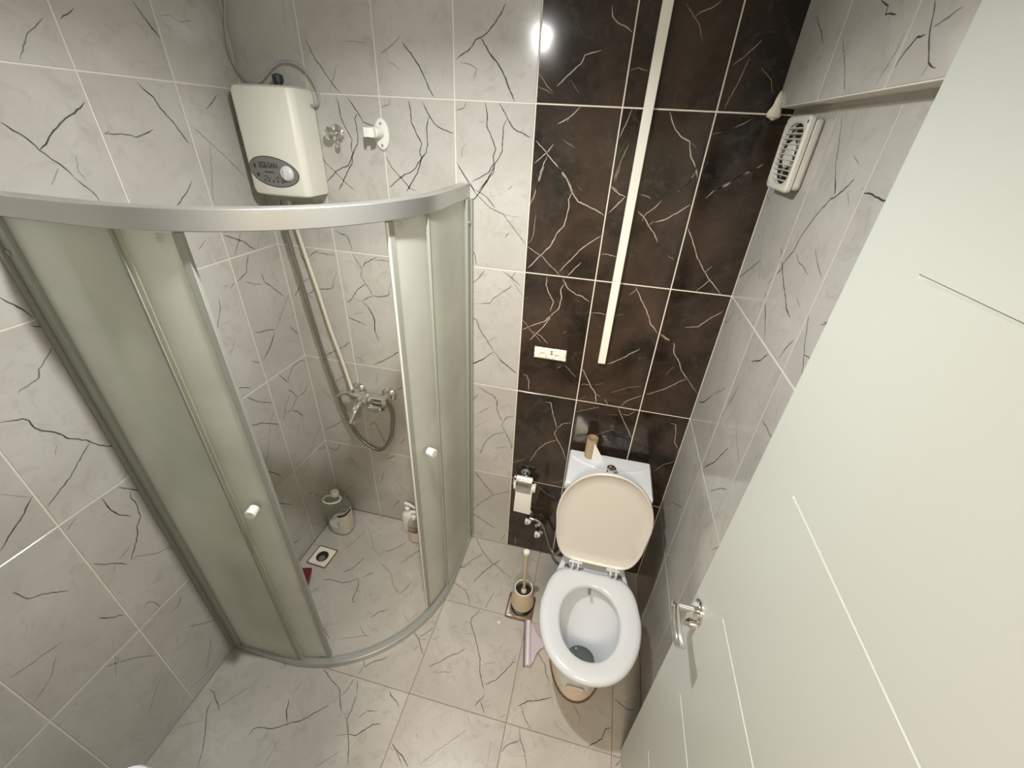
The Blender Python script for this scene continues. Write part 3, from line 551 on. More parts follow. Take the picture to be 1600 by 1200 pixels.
# ------------------------------------------------------------------ instant water heater
def heater():
    t = thing('water_heater', (.155, 0, 1.70), 'cream white instant water heater with an oval grey badge on the back wall', 'water heater')
    x0, x1 = .048, .268; z0, z1 = 1.697, 2.012
    def outline(zz, inset=0.0, dd=0.0):
        # plan section of the cover: flat sides, gently bowed front
        D = .112 - dd; pts = [(x0+inset, -.004), (x0+inset, -D+.024)]
        for k in range(49):
            u = k/48; x = x0+inset + (x1-x0-2*inset)*u
            e = min(u, 1-u)/.07
            y = -D + (.018*(1-e)**2 if e < 1 else 0) - .010*math.sin(math.pi*u)
            pts.append((x, y))
        pts += [(x1-inset, -D+.024), (x1-inset, -.004)]
        return [(p[0], p[1], zz) for p in pts]
    mb = MB()
    mb.rings([outline(z0, .012, .014), outline(z0+.006, .003, .004), outline(z0+.02), outline(z1-.02), outline(z1-.006, .004, .006), outline(z1, .016, .020)])
    mb.build('cover', M['heater'], t, angle=40)
    b = MB(); b.rings([[(x0+.02,-.003,z0-.022),(x1-.025,-.003,z0-.022),(x1-.03,-.055,z0-.022),(x0+.03,-.055,z0-.022)],[(x0+.006,-.003,z0+.004),(x1-.006,-.003,z0+.004),(x1-.006,-.085,z0+.004),(x0+.006,-.085,z0+.004)]]); b.build('base_plate', M['heaterb'], t)
    # badge follows the bowed front
    def front(x, z, off):
        u = (x-x0)/(x1-x0); e = min(u, 1-u)/.07
        return (x, -.112 + (.018*(1-e)**2 if e < 1 else 0) - .010*math.sin(math.pi*u) - off, z)
    def disc(cx, cz, rx, rz, off, name, mat, par, tilt=0, n=36, thick=.0012):
        m_ = MB(); R_ = []
        for q, o_ in ((1, off-thick), (1, off), (.66, off), (.33, off), (.02, off)):
            ring = []
            for j in range(n):
                a = 2*math.pi*j/n; dx, dz = rx*q*math.cos(a), rz*q*math.sin(a)
                ring.append(front(cx+dx*math.cos(tilt)-dz*math.sin(tilt), cz+dx*math.sin(tilt)+dz*math.cos(tilt), o_))
            R_.append(ring)
        m_.rings(R_, False, True); o = m_.build(name, mat, None); o.parent = par; return o
    rim = disc(.153, 1.773, .0935, .0455, .0012, 'badge_rim', M['badged'], None, -.09); rim.parent = t; rim.matrix_parent_inverse = t.matrix_basis.inverted()
    bg = disc(.153, 1.773, .091, .043, .0016, 'badge', M['badge'], None, -.09); bg.parent = t; bg.matrix_parent_inverse = t.matrix_basis.inverted(); bg['label'] = 'oval grey badge'
    # lettering
    cu = bpy.data.curves.new('txt', 'FONT'); cu.body = 'EGE-SAN'; cu.size = .0225; cu.align_x = 'CENTER'; cu.offset = .0004; cu.space_character = .92
    tmp = bpy.data.objects.new('tmp', cu); COL.objects.link(tmp); bpy.context.view_layer.update()
    me = bpy.data.meshes.new_from_object(tmp.evaluated_get(bpy.context.evaluated_depsgraph_get())); bpy.data.objects.remove(tmp)
    for v in me.vertices:
        x, z = .141 + v.co.x*.86, 1.784 + v.co.y*1.05; v.co = Vector(front(x, z, .0021))
    me.materials.clear(); me.materials.append(M['badged']); o = bpy.data.objects.new('lettering', me); COL.objects.link(o); o.parent = bg; o['label'] = 'dark brand lettering'
    pr_ = MB()
    for (x, z, w, h) in ((.142, 1.772, .036, .0035), (.146, 1.7585, .060, .0022), (.150, 1.753, .052, .0022)):
        a = [front(x-w/2, z-h/2, .0022), front(x+w/2, z-h/2, .0022), front(x+w/2, z+h/2, .0022), front(x-w/2, z+h/2, .0022)]; pr_.add(a, [(0,1,2,3)])
    for k in range(5):
        x = .118+.0165*k; z = 1.7455-.0004*k; a = [front(x-.003, z-.003, .0022), front(x+.003, z-.003, .0022), front(x+.003, z+.003, .0022), front(x-.003, z+.003, .0022)]; pr_.add(a, [(0,1,2,3)])
    a = [front(.087, 1.797, .0022), front(.093, 1.788, .0022), front(.087, 1.779, .0022), front(.081, 1.788, .0022)]; pr_.add(a, [(3,2,1,0)])
    a = [front(.094+.006*math.cos(k), 1.762+.006*math.sin(k), .0022) for k in [i*2*math.pi/10 for i in range(10)]]; pr_.add(a, [tuple(range(10))])
    o = pr_.build('printed_marks', M['badged'], None, smooth=False); o.parent = bg
    k = MB(); c = front(.207, 1.771, 0)
    k.lathe([(.0235, 0), (.0235, -.004), (.019, -.012), (.017, -.013)], c, 28, 'y'); kk = k.build('dial', M['knobc'], None); kk.parent = bg; kk['label'] = 'translucent power dial'
    k = MB(); k.box((c[0]-.003, c[1]-.018, c[2]-.017), (c[0]+.003, c[1]-.012, c[2]+.017)); kk = k.build('dial_grip', M['knobc'], None, bevel=.001); kk.parent = bg
    k = MB(); k.lathe([(.012,0),(.012,.012),(.016,.014),(.016,.032),(.006,.036)], (.188,-.05,z1-.004), 16); kk = k.build('outlet_cap', M['blue'], t); kk['label'] = 'dark blue outlet cap'
heater()
m_ = MB(); m_.tube([(.030,-.012,ZC-.001),(.030,-.014,2.22),(.012,-.016,2.16),(.006,-.02,2.10),(.020,-.02,2.055),(.06,-.03,2.030),(.10,-.035,2.020),(.137,-.03,2.045),(.18,-.022,2.074),(.235,-.02,2.074),(.275,-.02,2.050),(.297,-.02,2.015),(.301,-.02,1.985),(.292,-.022,1.968),(.272,-.025,1.966)], .0040, 10)
tag(m_.build('power_cable', M['cable']), 'grey power cable looping over the top of the water heater', 'cable')

# ------------------------------------------------------------------ pipes, hose and mixer
m_ = MB(); m_.tube([(.120,-.034,1.676),(.122,-.030,1.60),(.135,-.026,1.48),(.158,-.026,1.34),(.183,-.028,1.17),(.215,-.034,1.03),(.240,-.045,.93),(.256,-.055,.888)], .0072, 12)
m_.lathe([(.010,0),(.010,.016)], (.120,-.034,1.668), 6)
tag(m_.build('water_pipe', M['beige']), 'beige flexible water pipe running from the mixer up to the heater', 'pipe')
def hose_mesh(pts, r, name, mat):
    P = catmull([Vector(p) for p in pts], 14); mb = MB()
    mb.tube(P, lambda t: r*(1+.07*math.sin(t*900)), 12, False); return mb.build(name, mat)
hp = [(.082,-.040,1.676),(.083,-.038,1.56),(.097,-.036,1.37),(.123,-.036,1.09),(.158,-.044,.90),(.186,-.044,.735),(.226,-.042,.622),(.288,-.040,.556),(.352,-.040,.552),(.408,-.042,.645),(.432,-.045,.765),(.430,-.055,.835),(.412,-.066,.868)]
tag(hose_mesh(hp, .0082, 'shower_hose', M['hose']), 'ribbed metal shower hose looping below the mixer tap', 'hose')
def mixer():
    t = thing('shower_mixer', (.34, 0, .86), 'chrome wall mounted shower mixer tap with lever and spout', 'tap')
    m_ = MB(); m_.tube([(.245,-.052,.862),(.420,-.052,.862)], .022, 20, False); m_.build('body', M['chrome'], t, bevel=.003)
    for x in (.255, .408):
        m_ = MB(); m_.lathe([(.036,-.0015),(.036,-.005),(.024,-.018),(.016,-.020),(.016,-.045)], (x, 0, .866), 24, 'y'); m_.build('wall_flange', M['chrome'], t)
    m_ = MB(); m_.lathe([(.024,0),(.026,-.02),(.025,-.042),(.018,-.05)], (.318, -.055, .866), 24, 'y'); m_.build('cartridge_cap', M['chrome'], t)
    m_ = MB(); m_.tube([(.318,-.10,.866),(.312,-.135,.845),(.300,-.172,.800)], lambda q: .012-.003*q, 14); lv = m_.build('lever', M['chrome'], t)
    m_ = MB(); m_.box((.345,-.102,.822), (.412,-.068,.850)); m_.build('hand_shower_rest', M['chrome'], t, bevel=.006)
    m_ = MB(); m_.tube([(.262,-.062,.868),(.232,-.066,.880),(.205,-.066,.872),(.180,-.060,.850)], lambda q: .0135-.005*q, 16); m_.build('side_arm', M['chrome'], t)
    m_ = MB(); m_.tube([(.290,-.066,.846),(.290,-.11,.838),(.292,-.135,.812),(.292,-.138,.792)], .0125, 16); m_.build('spout', M['chromer'], t)
    m_ = MB(); m_.tube([(.256,-.055,.872),(.256,-.055,.900)], .011, 6, False); m_.build('pipe_nut', M['chrome'], t)
    m_ = MB(); m_.tube([(.412,-.060,.866),(.418,-.080,.870),(.428,-.086,.862)], .012, 14); m_.build('hose_nut', M['chrome'], t)
mixer()
def robe_hook():
    t = thing('wall_hook', (.335, 0, 1.89), 'small round chrome hook on the back wall beside the heater', 'hook')
    m_ = MB(); m_.lathe([(.026,-.001),(.026,-.006),(.020,-.011),(.006,-.013)], (.337,0,1.892), 28, 'y'); m_.build('hook_base', M['chrome'], t)
    m_ = MB(); m_.lathe([(.009,-.01),(.009,-.03),(.016,-.036),(.018,-.046),(.012,-.054),(.002,-.056)], (.333,0,1.892), 20, 'y'); m_.build('hook_knob', M['chrome'], t)
    m_ = MB(); m_.tube([(.340,-.010,1.885),(.345,-.030,1.862),(.356,-.036,1.856),(.362,-.036,1.872)], .004, 10); m_.build('hook_prong', M['chrome'], t)
robe_hook()
def hs_bracket():
    t = thing('shower_bracket', (.50, 0, 1.90), 'white oval plastic hand shower bracket on the back wall', 'bracket')
    m_ = MB(); R_ = []
    for q, y in ((1, -.001), (1, -.006), (.9, -.009), (.05, -.0095)):
        R_.append([(.500+.026*q*math.cos(a), y, 1.897+.045*q*math.sin(a)) for a in [2*math.pi*k/32 for k in range(32)]])
    m_.rings(R_); m_.build('oval_plate', M['plastic'], t)
    m_ = MB(); m_.tube([(.497,-.008,1.902),(.490,-.040,1.902)], .016, 18, False); m_.build('bracket_arm', M['plastic'], t, bevel=.002)
    m_ = MB(); R_ = []
    for k in range(15):
        a = math.radians(-150 + 300*k/14 + 90); 
        c, s_ = math.cos(a), math.sin(a)
        R_.append([(.486+r*c, -.060+r*s_*.9+0, 1.902+h) for r, h in ((.013,-.013),(.019,-.013),(.019,.013),(.013,.013))])
    m_.rings(R_); m_.build('clip_ring', M['plastic'], t)
    for z in (1.927, 1.866):
        m_ = MB(); m_.lathe([(.004,-.0095),(.004,-.0105),(.001,-.011)], (.501, 0, z), 12, 'y'); m_.build('screw', M['alud'], t)
hs_bracket()

# ------------------------------------------------------------------ trunking, plastered socket hole, fan
m_ = MB(); m_.box((1.309,-.0175,1.192), (1.3365,-.001,ZC-.001)); tr_ = m_.build('cable_trunking', M['trunk'], bevel=.0012); tag(tr_, 'long white plastic cable trunking running down the dark tiles', 'cable trunking')
def patch():
    mb = MB(); nx, nz = 26, 12; x0, x1, z0, z1 = 1.061, 1.186, 1.169, 1.217
    random.seed(3); V = []
    for j in range(nz+1):
        for i in range(nx+1):
            u, v = i/nx, j/nz; edge = min(u*nx, (1-u)*nx, v*nz, (1-v)*nz)
            d = -.0012 if edge < .5 else -(.004 + random.uniform(-.0013, .0013))
            for cx, cz in ((.27, .42), (.73, .36)):
                r = math.hypot((u-cx)*2.6, v-cz)
                d -= .0035*math.exp(-((r-.25)/.09)**2); d += .002*math.exp(-(r/.12)**2)
            jx = random.uniform(-.0012, .0012) if edge < .5 else 0
            V.append((x0+(x1-x0)*u+jx, d, z0+(z1-z0)*v+jx*.8))
    F = [(j*(nx+1)+i, j*(nx+1)+i+1, (j+1)*(nx+1)+i+1, (j+1)*(nx+1)+i) for j in range(nz) for i in range(nx)]
    mb.add(V, F); t = mb.build('plaster_patch', M['plaster']); tag(t, 'rough white plaster patch filling a socket hole in the dark tiles', 'plaster patch')
    for x, z in ((1.129, 1.205), (1.130, 1.195)):
        h = MB(); h.lathe([(.0035,0),(.0030,-.0012),(.0005,-.0014)], (x, -.0048, z), 8, 'y'); o = h.build('pit', M['darkhole']); o.parent = t
patch()
def fan():
    t = thing('exhaust_fan', (XR, -.155, 1.91), 'white square bathroom extractor fan with slatted grille on the right wall', 'extractor fan')
    y0, y1, z0, z1, xf = -.240, -.070, 1.834, 1.992, 1.664
    ring = lambda x, i: [(x, y0+i, z0+i), (x, y1-i, z0+i), (x, y1-i, z1-i), (x, y0+i, z1-i)]
    b = MB(); b.box((xf+.010, y0+.006, z0+.006), (XR-.0005, y1-.006, z1-.006)); b.build('housing', M['fan'], t, bevel=.008)
    # frame plate with a rounded opening
    n = 48; cy, cz = (y0+y1)/2, (z0+z1)/2
    def sq(h, p, x):
        return [(x, cy + h*math.copysign(abs(math.cos(a))**(2/p), math.cos(a)), cz + h*math.copysign(abs(math.sin(a))**(2/p), math.sin(a))) for a in [2*math.pi*k/n for k in range(n)]]
    f = MB(); f.rings([sq(.080, 14, xf+.012), sq(.080, 14, xf+.004), sq(.076, 12, xf), sq(.069, 3.6, xf), sq(.065, 3.2, xf+.003), sq(.065, 3.2, xf+.011)], False, False); f.build('frame', M['fan'], t)
    h = MB(); h.lathe([(.0655, .0096), (.001, .0095)], (xf, cy, cz), 32, 'x'); hh = h.build('dark_opening', M['darkhole'], t); hh['label'] = 'dark fan opening'
    for k in range(11):
        z = cz - .055 + .011*k; w = math.sqrt(max(0, .067**3.2 - abs(z-cz)**3.2)**(2/3.2))
        s_ = MB(); s_.rings([[(xf+.0005, yy, z+.0012), (xf+.0005, yy, z-.0006), (xf+.008, yy, z-.0036), (xf+.008, yy, z-.0018)] for yy in (cy-w, cy+w)]); s_.build('louvre', M['fan'], t, smooth=False)
    h = MB(); h.lathe([(.030, .0085), (.028, .0045), (.001, .004)], (xf, cy, cz), 24, 'x'); h.build('hub', M['fan'], t)
    for k in range(5):
        a = 2*math.pi*k/5; s_ = MB()
        s_.rings([[(xf+.0088+.0003*q, cy+r*math.cos(a+dq), cz+r*math.sin(a+dq)) for q, dq in ((0,-.22),(1,.22))]+[(xf+.0092, cy+r*math.cos(a+.22), cz+r*math.sin(a+.22)), (xf+.0091, cy+r*math.cos(a-.22), cz+r*math.sin(a-.22))] for r in (.022, .055)]); s_.build('fan_blade', M['alud'], t, smooth=False)
    for yy in (y0+.012, y1-.012):
        s_ = MB(); s_.lathe([(.0035,-.0005),(.001,-.001)], (xf, yy, z1-.012), 10, 'x'); s_.build('screw_hole', M['darkhole'], t)
fan()
m_ = MB(); random.seed(5)
rs = []
for k, (z, r) in enumerate(((2.050,.002),(2.035,.007),(2.018,.011),(2.004,.018),(1.994,.016),(1.986,.003))):
    rs.append([(1.646+r*math.cos(a)*(1+random.uniform(-.15,.15)), -.0160+.8*r*math.sin(a)*(1+random.uniform(-.15,.15)), z) for a in [2*math.pi*j/14 for j in range(14)]])
m_.rings(rs); tag(m_.build('filler_lump', M['groutd']), 'lump of pale filler in the corner above the fan', 'filler')

# ------------------------------------------------------------------ lamp
lt = thing('ceiling_lamp', (BULB[0], BULB[1], ZC), 'small round ceiling downlight glowing over the middle of the room', 'lamp')
m_ = MB(); m_.lathe([(.052,-.0005),(.052,-.006),(.046,-.012),(.028,-.014),(.025,-.012),(.025,-.0006)], (BULB[0],BULB[1],ZC), 32, cap0=False, cap1=False); m_.build('lamp_ring', M['plastic'], lt)
m_ = MB(); m_.lathe([(.0245,-.012),(.0235,-.018),(.019,-.025),(.012,-.030),(.005,-.032),(.0005,-.0322)], (BULB[0],BULB[1],ZC), 28, cap0=False); bb = m_.build('lamp_dome', M['bulb'], lt); bb['label'] = 'lit diffuser dome'
# ------------------------------------------------------------------ toilet
TX = 1.428
def taper(ring, yc, yb, k, e=1.4, cx=TX):
    return [((cx+(x-cx)*(1-k*max(0, (y-yc)/(yb-yc))**e)), y, z) for x, y, z in ring]
def toilet():
    t = thing('toilet', (TX, -.40, 0), 'white ceramic toilet with its warmly lit lid raised against the cistern', 'toilet')
    # pan: outer shell up to the rim, over the rim, down inside the bowl
    o = [(0, .121, -.645, -.17, -.40), (.02, .119, -.643, -.17, -.40), (.035, .108, -.632, -.165, -.40), (.12, .100, -.612, -.15, -.40), (.20, .108, -.618, -.14, -.42),
         (.27, .135, -.655, -.10, -.44), (.33, .162, -.702, -.06, -.47), (.370, .177, -.733, -.045, -.49), (.388, .181, -.742, -.04, -.50), (.398, .179, -.740, -.04, -.50), (.402, .170, -.730, -.045, -.50)]
    mb = MB(); rs = [taper(super_ring(TX, cy, z, hw, yf, yb, 44, 2.1, 4.5), cy, yb, .45 if z > .25 else .10, .6) for z, hw, yf, yb, cy in o]
    inn = [(.402, .128, -.705, -.400, -.55), (.392, .120, -.700, -.405, -.55), (.375, .132, -.706, -.392, -.55), (.355, .130, -.702, -.398, -.55), (.32, .118, -.685, -.425, -.555), (.27, .096, -.655, -.455, -.56), (.225, .070, -.628, -.500, -.57), (.19, .056, -.628, -.520, -.572), (.165, .046, -.604, -.538, -.572), (.13, .03, -.60, -.545, -.572)]
    rs += [super_ring(TX, cy, z, hw, yf, yb, 44, 2.1, 2.1) for z, hw, yf, yb, cy in inn]
    mb.rings(rs, True, True)
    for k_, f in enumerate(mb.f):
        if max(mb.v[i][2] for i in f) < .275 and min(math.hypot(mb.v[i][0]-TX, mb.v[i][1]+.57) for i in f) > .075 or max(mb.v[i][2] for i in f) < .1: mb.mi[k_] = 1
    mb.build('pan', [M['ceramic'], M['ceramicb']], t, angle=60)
    w = MB(); w.rings([super_ring(TX, -.572, .186, .0535, -.622, -.523, 28, 2.1, 2.1), super_ring(TX, -.572, .1862, .001, -.573, -.571, 28, 2.1, 2.1)], False, True); o_ = w.build('bowl_water', M['water'], t); o_['label'] = 'dark still water'
    # foot stain / sealing bead
    c = MB(); c.tube([Vector(p)+Vector((0,0,.001)) for p in super_ring(TX, -.40, .002, .1225, -.647, -.17, 40, 2.1, 4.5)[19:42]], .0042, 8, False); o_ = c.build('sealing_bead', M['brown'], t); o_['label'] = 'brown stained sealing bead'
    # embossed plaque on the foot front
    e = MB(); R_ = []
    for q, d in ((1, -.004), (1, .0015), (.9, .003), (.80, .003), (.76, .0012), (.05, .0012)):
        R_.append([(TX+.036*q*math.copysign(abs(math.cos(a))**.7, math.cos(a)), -.6345-d+.30*(.036*q*math.cos(a))**2*8+.18*(.016*q*math.sin(a)), .066+.017*q*math.copysign(abs(math.sin(a))**.7, math.sin(a))) for a in [2*math.pi*k/28 for k in range(28)]])
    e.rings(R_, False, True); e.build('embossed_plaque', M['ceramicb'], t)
    # bidet nozzle at the back of the bowl
    n_ = MB(); n_.tube([(TX-.004,-.392,.390),(TX-.004,-.432,.384)], .0060, 12, False); n_.build('bidet_nozzle', M['chrome'], t)
    # seat ring
    def seat_ring(z, ins, hole=False, k=1.0):
        return taper(super_ring(TX, -.52, z, .187-ins, -.763+ins, -.352-ins, 56, 2.15, 5.0), -.52, -.352, .19, 1.3) if not hole else super_ring(TX, -.545, z, .108+ins, -.692-ins, -.418+ins, 56, 2.1, 2.0)
    s_ = MB(); s_.rings([seat_ring(.411, .010), seat_ring(.405, .004), seat_ring(.414, 0), seat_ring(.423, .002), seat_ring(.430, .010), seat_ring(.4325, .024), seat_ring(.4275, .010, True), seat_ring(.422, .002, True), seat_ring(.412, 0, True), seat_ring(.409, .004, True)], False, False)
    # close the underside
    n0 = 56; L_ = len(s_.v); 
    for j in range(n0): s_.f.append((j, L_-n0+j, L_-n0+(j+1)%n0, (j+1)%n0)); s_.mi.append(0)
    s_.build('seat', M['seat'], t, angle=60)
    # raised lid: same outline, stood up and leaning back on the cistern
    H = Vector((TX, -.338, .448)); lean = math.radians(11)
    up = Vector((0, math.sin(lean), math.cos(lean))); fr = Vector((0, -math.cos(lean), math.sin(lean)))
    def L(u, v, d): return tuple(H + Vector((u, 0, 0)) + up*v + fr*d)
    def outl(ins, d):
        r = []
        for (x, y, _) in super_ring(0, .215, 0, .183-ins, .004+ins, .432-ins, 56, 7.0, 2.15):
            r.append(L(x*(1-.24*(max(0, .215-y)/.215)**1.8), y, d))
        return r
    l = MB(); l.rings([outl(.012, -.016), outl(.002, -.012), outl(0, -.004), outl(.001, .004), outl(.005, .006), outl(.010, .003), outl(.014, -.002), outl(.05, -.004)], True, True)
    l.build('lid', M['lid'], t, angle=50)
    for sx in (-.075, .075):
        hb = MB(); hb.tube([L(sx-.026, -.004, 0), L(sx+.026, -.004, 0)], .0075, 14, False); hg = hb.build('hinge', M['seat'], t)
        for q in (-.011, .011):
            hk = MB(); hk.box((TX+sx+q-.0035, -.372, .428), (TX+sx+q+.0035, -.330, .460)); hq = hk.build('hinge_lug', M['seat'], None, bevel=.001); hq.parent = hg
        hc = MB(); hc.lathe([(.011, 0), (.011, .010), (.007, .014)], (TX+sx*1.42, -.345, .404), 16); hq = hc.build('hinge_bolt', M['chrome'], None); hq.parent = hg
    for sx in (-.07, .07):
        pd = MB(); pd.box((TX+sx-.018, -.335, .4225), (TX+sx+.018, -.330, .4245)); 
    # cistern
    def cis(z, hw, yf, yb, bow):
        r = []
        n = 14
        for k in range(n+1):
            u = -1 + 2*k/n; r.append((TX+hw*u, yf - bow*(1-u*u), z))
        r.append((TX+hw*1.0, yb, z)); r.append((TX-hw*1.0, yb, z)); return r
    c = MB(); c.rings([cis(.4015, .108, -.165, -.05, .010), cis(.44, .112, -.175, -.035, .014), cis(.60, .128, -.200, -.032, .018), cis(.68, .156, -.218, -.030, .020), cis(.722, .164, -.222, -.030, .020)]); c.build('cistern', M['ceramic'], t, bevel=.010, bseg=3, angle=50)
    c = MB(); c.rings([cis(.7225, .167, -.226, -.026, .020), cis(.7285, .170, -.230, -.026, .021), cis(.757, .170, -.230, -.026, .021), cis(.766, .164, -.224, -.031, .020)]); ld = c.build('cistern_lid', M['ceramic'], t, bevel=.003, bseg=3, angle=50)
    # raised arc across the lid top
    a_ = MB(); rs = []
    P = []
    for k in range(25):
        u = -1+2*k/24; P.append((TX+.152*u, -.060-.155*abs(math.cos(u*math.pi/2))**.8*.35 - .012, .7655))
    rr = MB(); rr.tube(P, .006, 10, False); q_ = rr.build('lid_ridge', M['ceramic'], None); q_.parent = ld; 
    bt = MB(); bt.lathe([(.024, 0), (.024, .003), (.021, .007), (.012, .010), (.012, .022), (.0185, .027), (.0185, .033), (.014, .036)], (TX+.004, -.140, .7655), 28); q_ = bt.build('flush_button', M['chrome'], None); q_.parent = ld; q_['label'] = 'chrome flush knob'
    for sx in (-.16, .16): pass
toilet()
m_ = MB(); cx, cy, cz = 1.342, -.052, .7665
prof = [(.0225, 0), (.0225, .098), (.0210, .098), (.0210, .001)]
m_.lathe(prof, (cx, cy, cz), 28, cap0=False, cap1=False); rt = m_.build('cardboard_roll', M['card']); tag(rt, 'empty cardboard toilet roll tube standing on the cistern', 'cardboard roll')
p_ = MB(); rs = []
for k in range(7):
    u = k/6; a = math.radians(-62+18*u); bx, by = cx+.0212*math.cos(a)+.040*u, cy+.0212*math.sin(a)+.004*u
    top = .082*(1-u)+.006; rs.append([(bx, by, cz+.001), (bx, by, cz+top), (bx+.0006, by-.0012, cz+top), (bx+.0006, by-.0012, cz+.001)])
p_.rings(rs); q_ = p_.build('loose_paper', M['paper']); q_.parent = rt; q_['label'] = 'last scrap of white paper'

# ------------------------------------------------------------------ paper holder, valves
def paper_holder():
    t = thing('paper_holder', (1.068, 0, .56), 'chrome toilet paper holder with a flap on the dark tiles', 'toilet paper holder')
    m_ = MB(); m_.lathe([(.024,-.001),(.024,-.006),(.017,-.014),(.008,-.016),(.008,-.032)], (1.070,0,.553), 24, 'y'); m_.build('wall_rose', M['chrome'], t)
    m_ = MB(); rs = [[(x, -.034-dy, z) for x, dy, z in ((1.036, dd, zz), (1.110, dd, zz), (1.110, dd+.0014, zz+.0004), (1.036, dd+.0014, zz+.0004))] for dd, zz in ((0,.562),(.016,.556),(.028,.540),(.034,.515),(.036,.490),(.036,.478))]
    m_.rings(rs); fl = m_.build('flap', M['chromer'], t); fl['label'] = 'brushed metal flap'
    m_ = MB(); m_.lathe([(.010,-.0355),(.008,-.037)], (1.070,0,.5525), 14, 'y'); 
    m_.build('pivot', M['badged'], t)
    m_ = MB(); m_.tube([(1.070,-.030,.548),(1.035,-.034,.556),(1.024,-.045,.545),(1.022,-.048,.512),(1.030,-.048,.509),(1.120,-.048,.509)], .0032, 10); m_.build('wire_arm', M['chrome'], t)
paper_holder()
t = thing('toilet_roll', (1.078, -.048, .509), 'nearly finished white toilet roll with a hanging sheet in the chrome holder', 'toilet roll')
for s_ in (-1, 1):
    m_ = MB(); m_.lathe([(.0225, 0), (.0225, .004*s_), (.020, .011*s_), (.006, .012*s_)], (1.078+s_*.0405, -.048, .509), 24, 'x'); m_.build('roll_end', M['cream'], t)
m_ = MB(); m_.tube([(1.0385,-.048,.509),(1.1175,-.048,.509)], .019, 24, False); m_.build('paper_core', M['paper'], t)
m_ = MB(); rs = []
for k in range(10):
    u = k/9; z = .505-.145*u; y = -.0685-.006*math.sin(u*2.4)-.002*u
    rs.append([(1.0395-.003*u, y, z), (1.1165+.002*u, y-.001*math.sin(u*5), z-.004*u), (1.1165+.002*u, y-.0008, z-.004*u), (1.0395-.003*u, y-.0008, z)])
m_.rings(rs); m_.build('hanging_sheet', M['paper'], t)
def valve(x, z, lab):
    t = thing('angle_valve', (x, 0, z), lab, 'valve')
    m_ = MB(); m_.lathe([(.021,-.001),(.021,-.005),(.012,-.012),(.0095,-.014),(.0095,-.048)], (x,0,z), 20, 'y'); m_.build('valve_body', M['chrome'], t)
    m_ = MB(); m_.tube([(x+.004,-.032,z),(x+.026,-.033,z-.004)], .0085, 12, False); m_.build('side_outlet', M['chrome'], t)
    m_ = MB(); R_ = []
    for q, y in ((.55,-.047),(1,-.051),(1.05,-.060),(.92,-.066),(.35,-.067),(.28,-.064)):
        R_.append([(x+q*.0145*(1+.17*math.cos(3*a))*math.cos(a), y, z+q*.0145*(1+.17*math.cos(3*a))*math.sin(a)) for a in [2*math.pi*k/36+.52 for k in range(36)]])
    m_.rings(R_); hd = m_.build('turn_knob', M['plastic'], t); hd['label'] = 'white three lobed knob'
    m_ = MB(); m_.lathe([(.0036,-.064),(.0033,-.0675),(.001,-.068)], (x,0,z), 10, 'y'); m_.build('knob_screw', M['badged'], t)
valve(1.108, .286, 'upper left chrome angle valve with white knob under the paper holder')
valve(1.162, .205, 'lower right chrome angle valve with white knob nearest the toilet')
tag(hose_mesh([(1.134,-.033,.282),(1.150,-.035,.282),(1.185,-.042,.262),(1.212,-.05,.20),(1.238,-.06,.13),(1.268,-.085,.125),(1.288,-.12,.22),(1.292,-.135,.34),(1.292,-.14,.400)], .0068, 'supply_hose', M['hose']), 'grey braided supply hose from the upper valve to the toilet', 'hose')

# ------------------------------------------------------------------ toilet brush, drain, squeegee
t = thing('brush_holder', (1.150, -.305, 0), 'beige plastic toilet brush holder with white rim left of the toilet', 'brush holder')
bx, by = 1.150, -.305; b0 = .0065
m_ = MB(); m_.lathe([(.050,0),(.051,.010),(.0495,.012)], (bx,by,b0), 36); q_ = m_.build('base_ring', M['black'], t); q_['label'] = 'black base ring'
m_ = MB(); m_.lathe([(.0495,.012),(.0535,.014),(.0535,.030),(.0515,.060),(.0460,.095),(.0410,.120),(.0375,.120),(.042,.095),(.047,.05),(.047,.016)], (bx,by,b0), 36); m_.build('cup', M['holder'], t)
m_ = MB(); m_.lathe([(.0405,.1195),(.0425,.122),(.0415,.1255),(.038,.1255),(.0372,.1195)], (bx,by,b0), 36, cap0=False, cap1=False); q_ = m_.build('rim', M['cream'], t); q_['label'] = 'white rim'
m_ = MB(); m_.lathe([(.0368,.096),(.010,.097)], (bx,by,b0), 32, cap0=False, cap1=False); m_.build('dark_inside', M['darkhole'], t)
t = thing('toilet_brush', (1.150, -.305, .10), 'toilet brush with a long beige handle standing in its holder', 'toilet brush')
m_ = MB(); m_.tube([(bx+.002,by,.104),(bx-.004,by+.004,.370)], lambda q: .0062+.0028*q, 16, False); m_.build('handle', M['holder'], t)
m_ = MB(); m_.lathe([(.0122,0),(.0130,.006),(.0118,.020),(.007,.026)], (bx+.002,by,.098), 20); m_.build('collar', M['cream'], t)
m_ = MB(); m_.lathe([(.0095,-.004),(.0125,.002),(.0138,.014),(.0125,.019),(.004,.021)], (bx-.0045,by+.0042,.368), 20); q_ = m_.build('end_cap', M['cream'], t); q_['label'] = 'pale end cap'
m_ = MB(); m_.lathe([(.012,-.005),(.030,-.012),(.032,-.060),(.020,-.085)], (bx+.002,by,.098), 16); m_.build('brush_head', M['cream'], t)
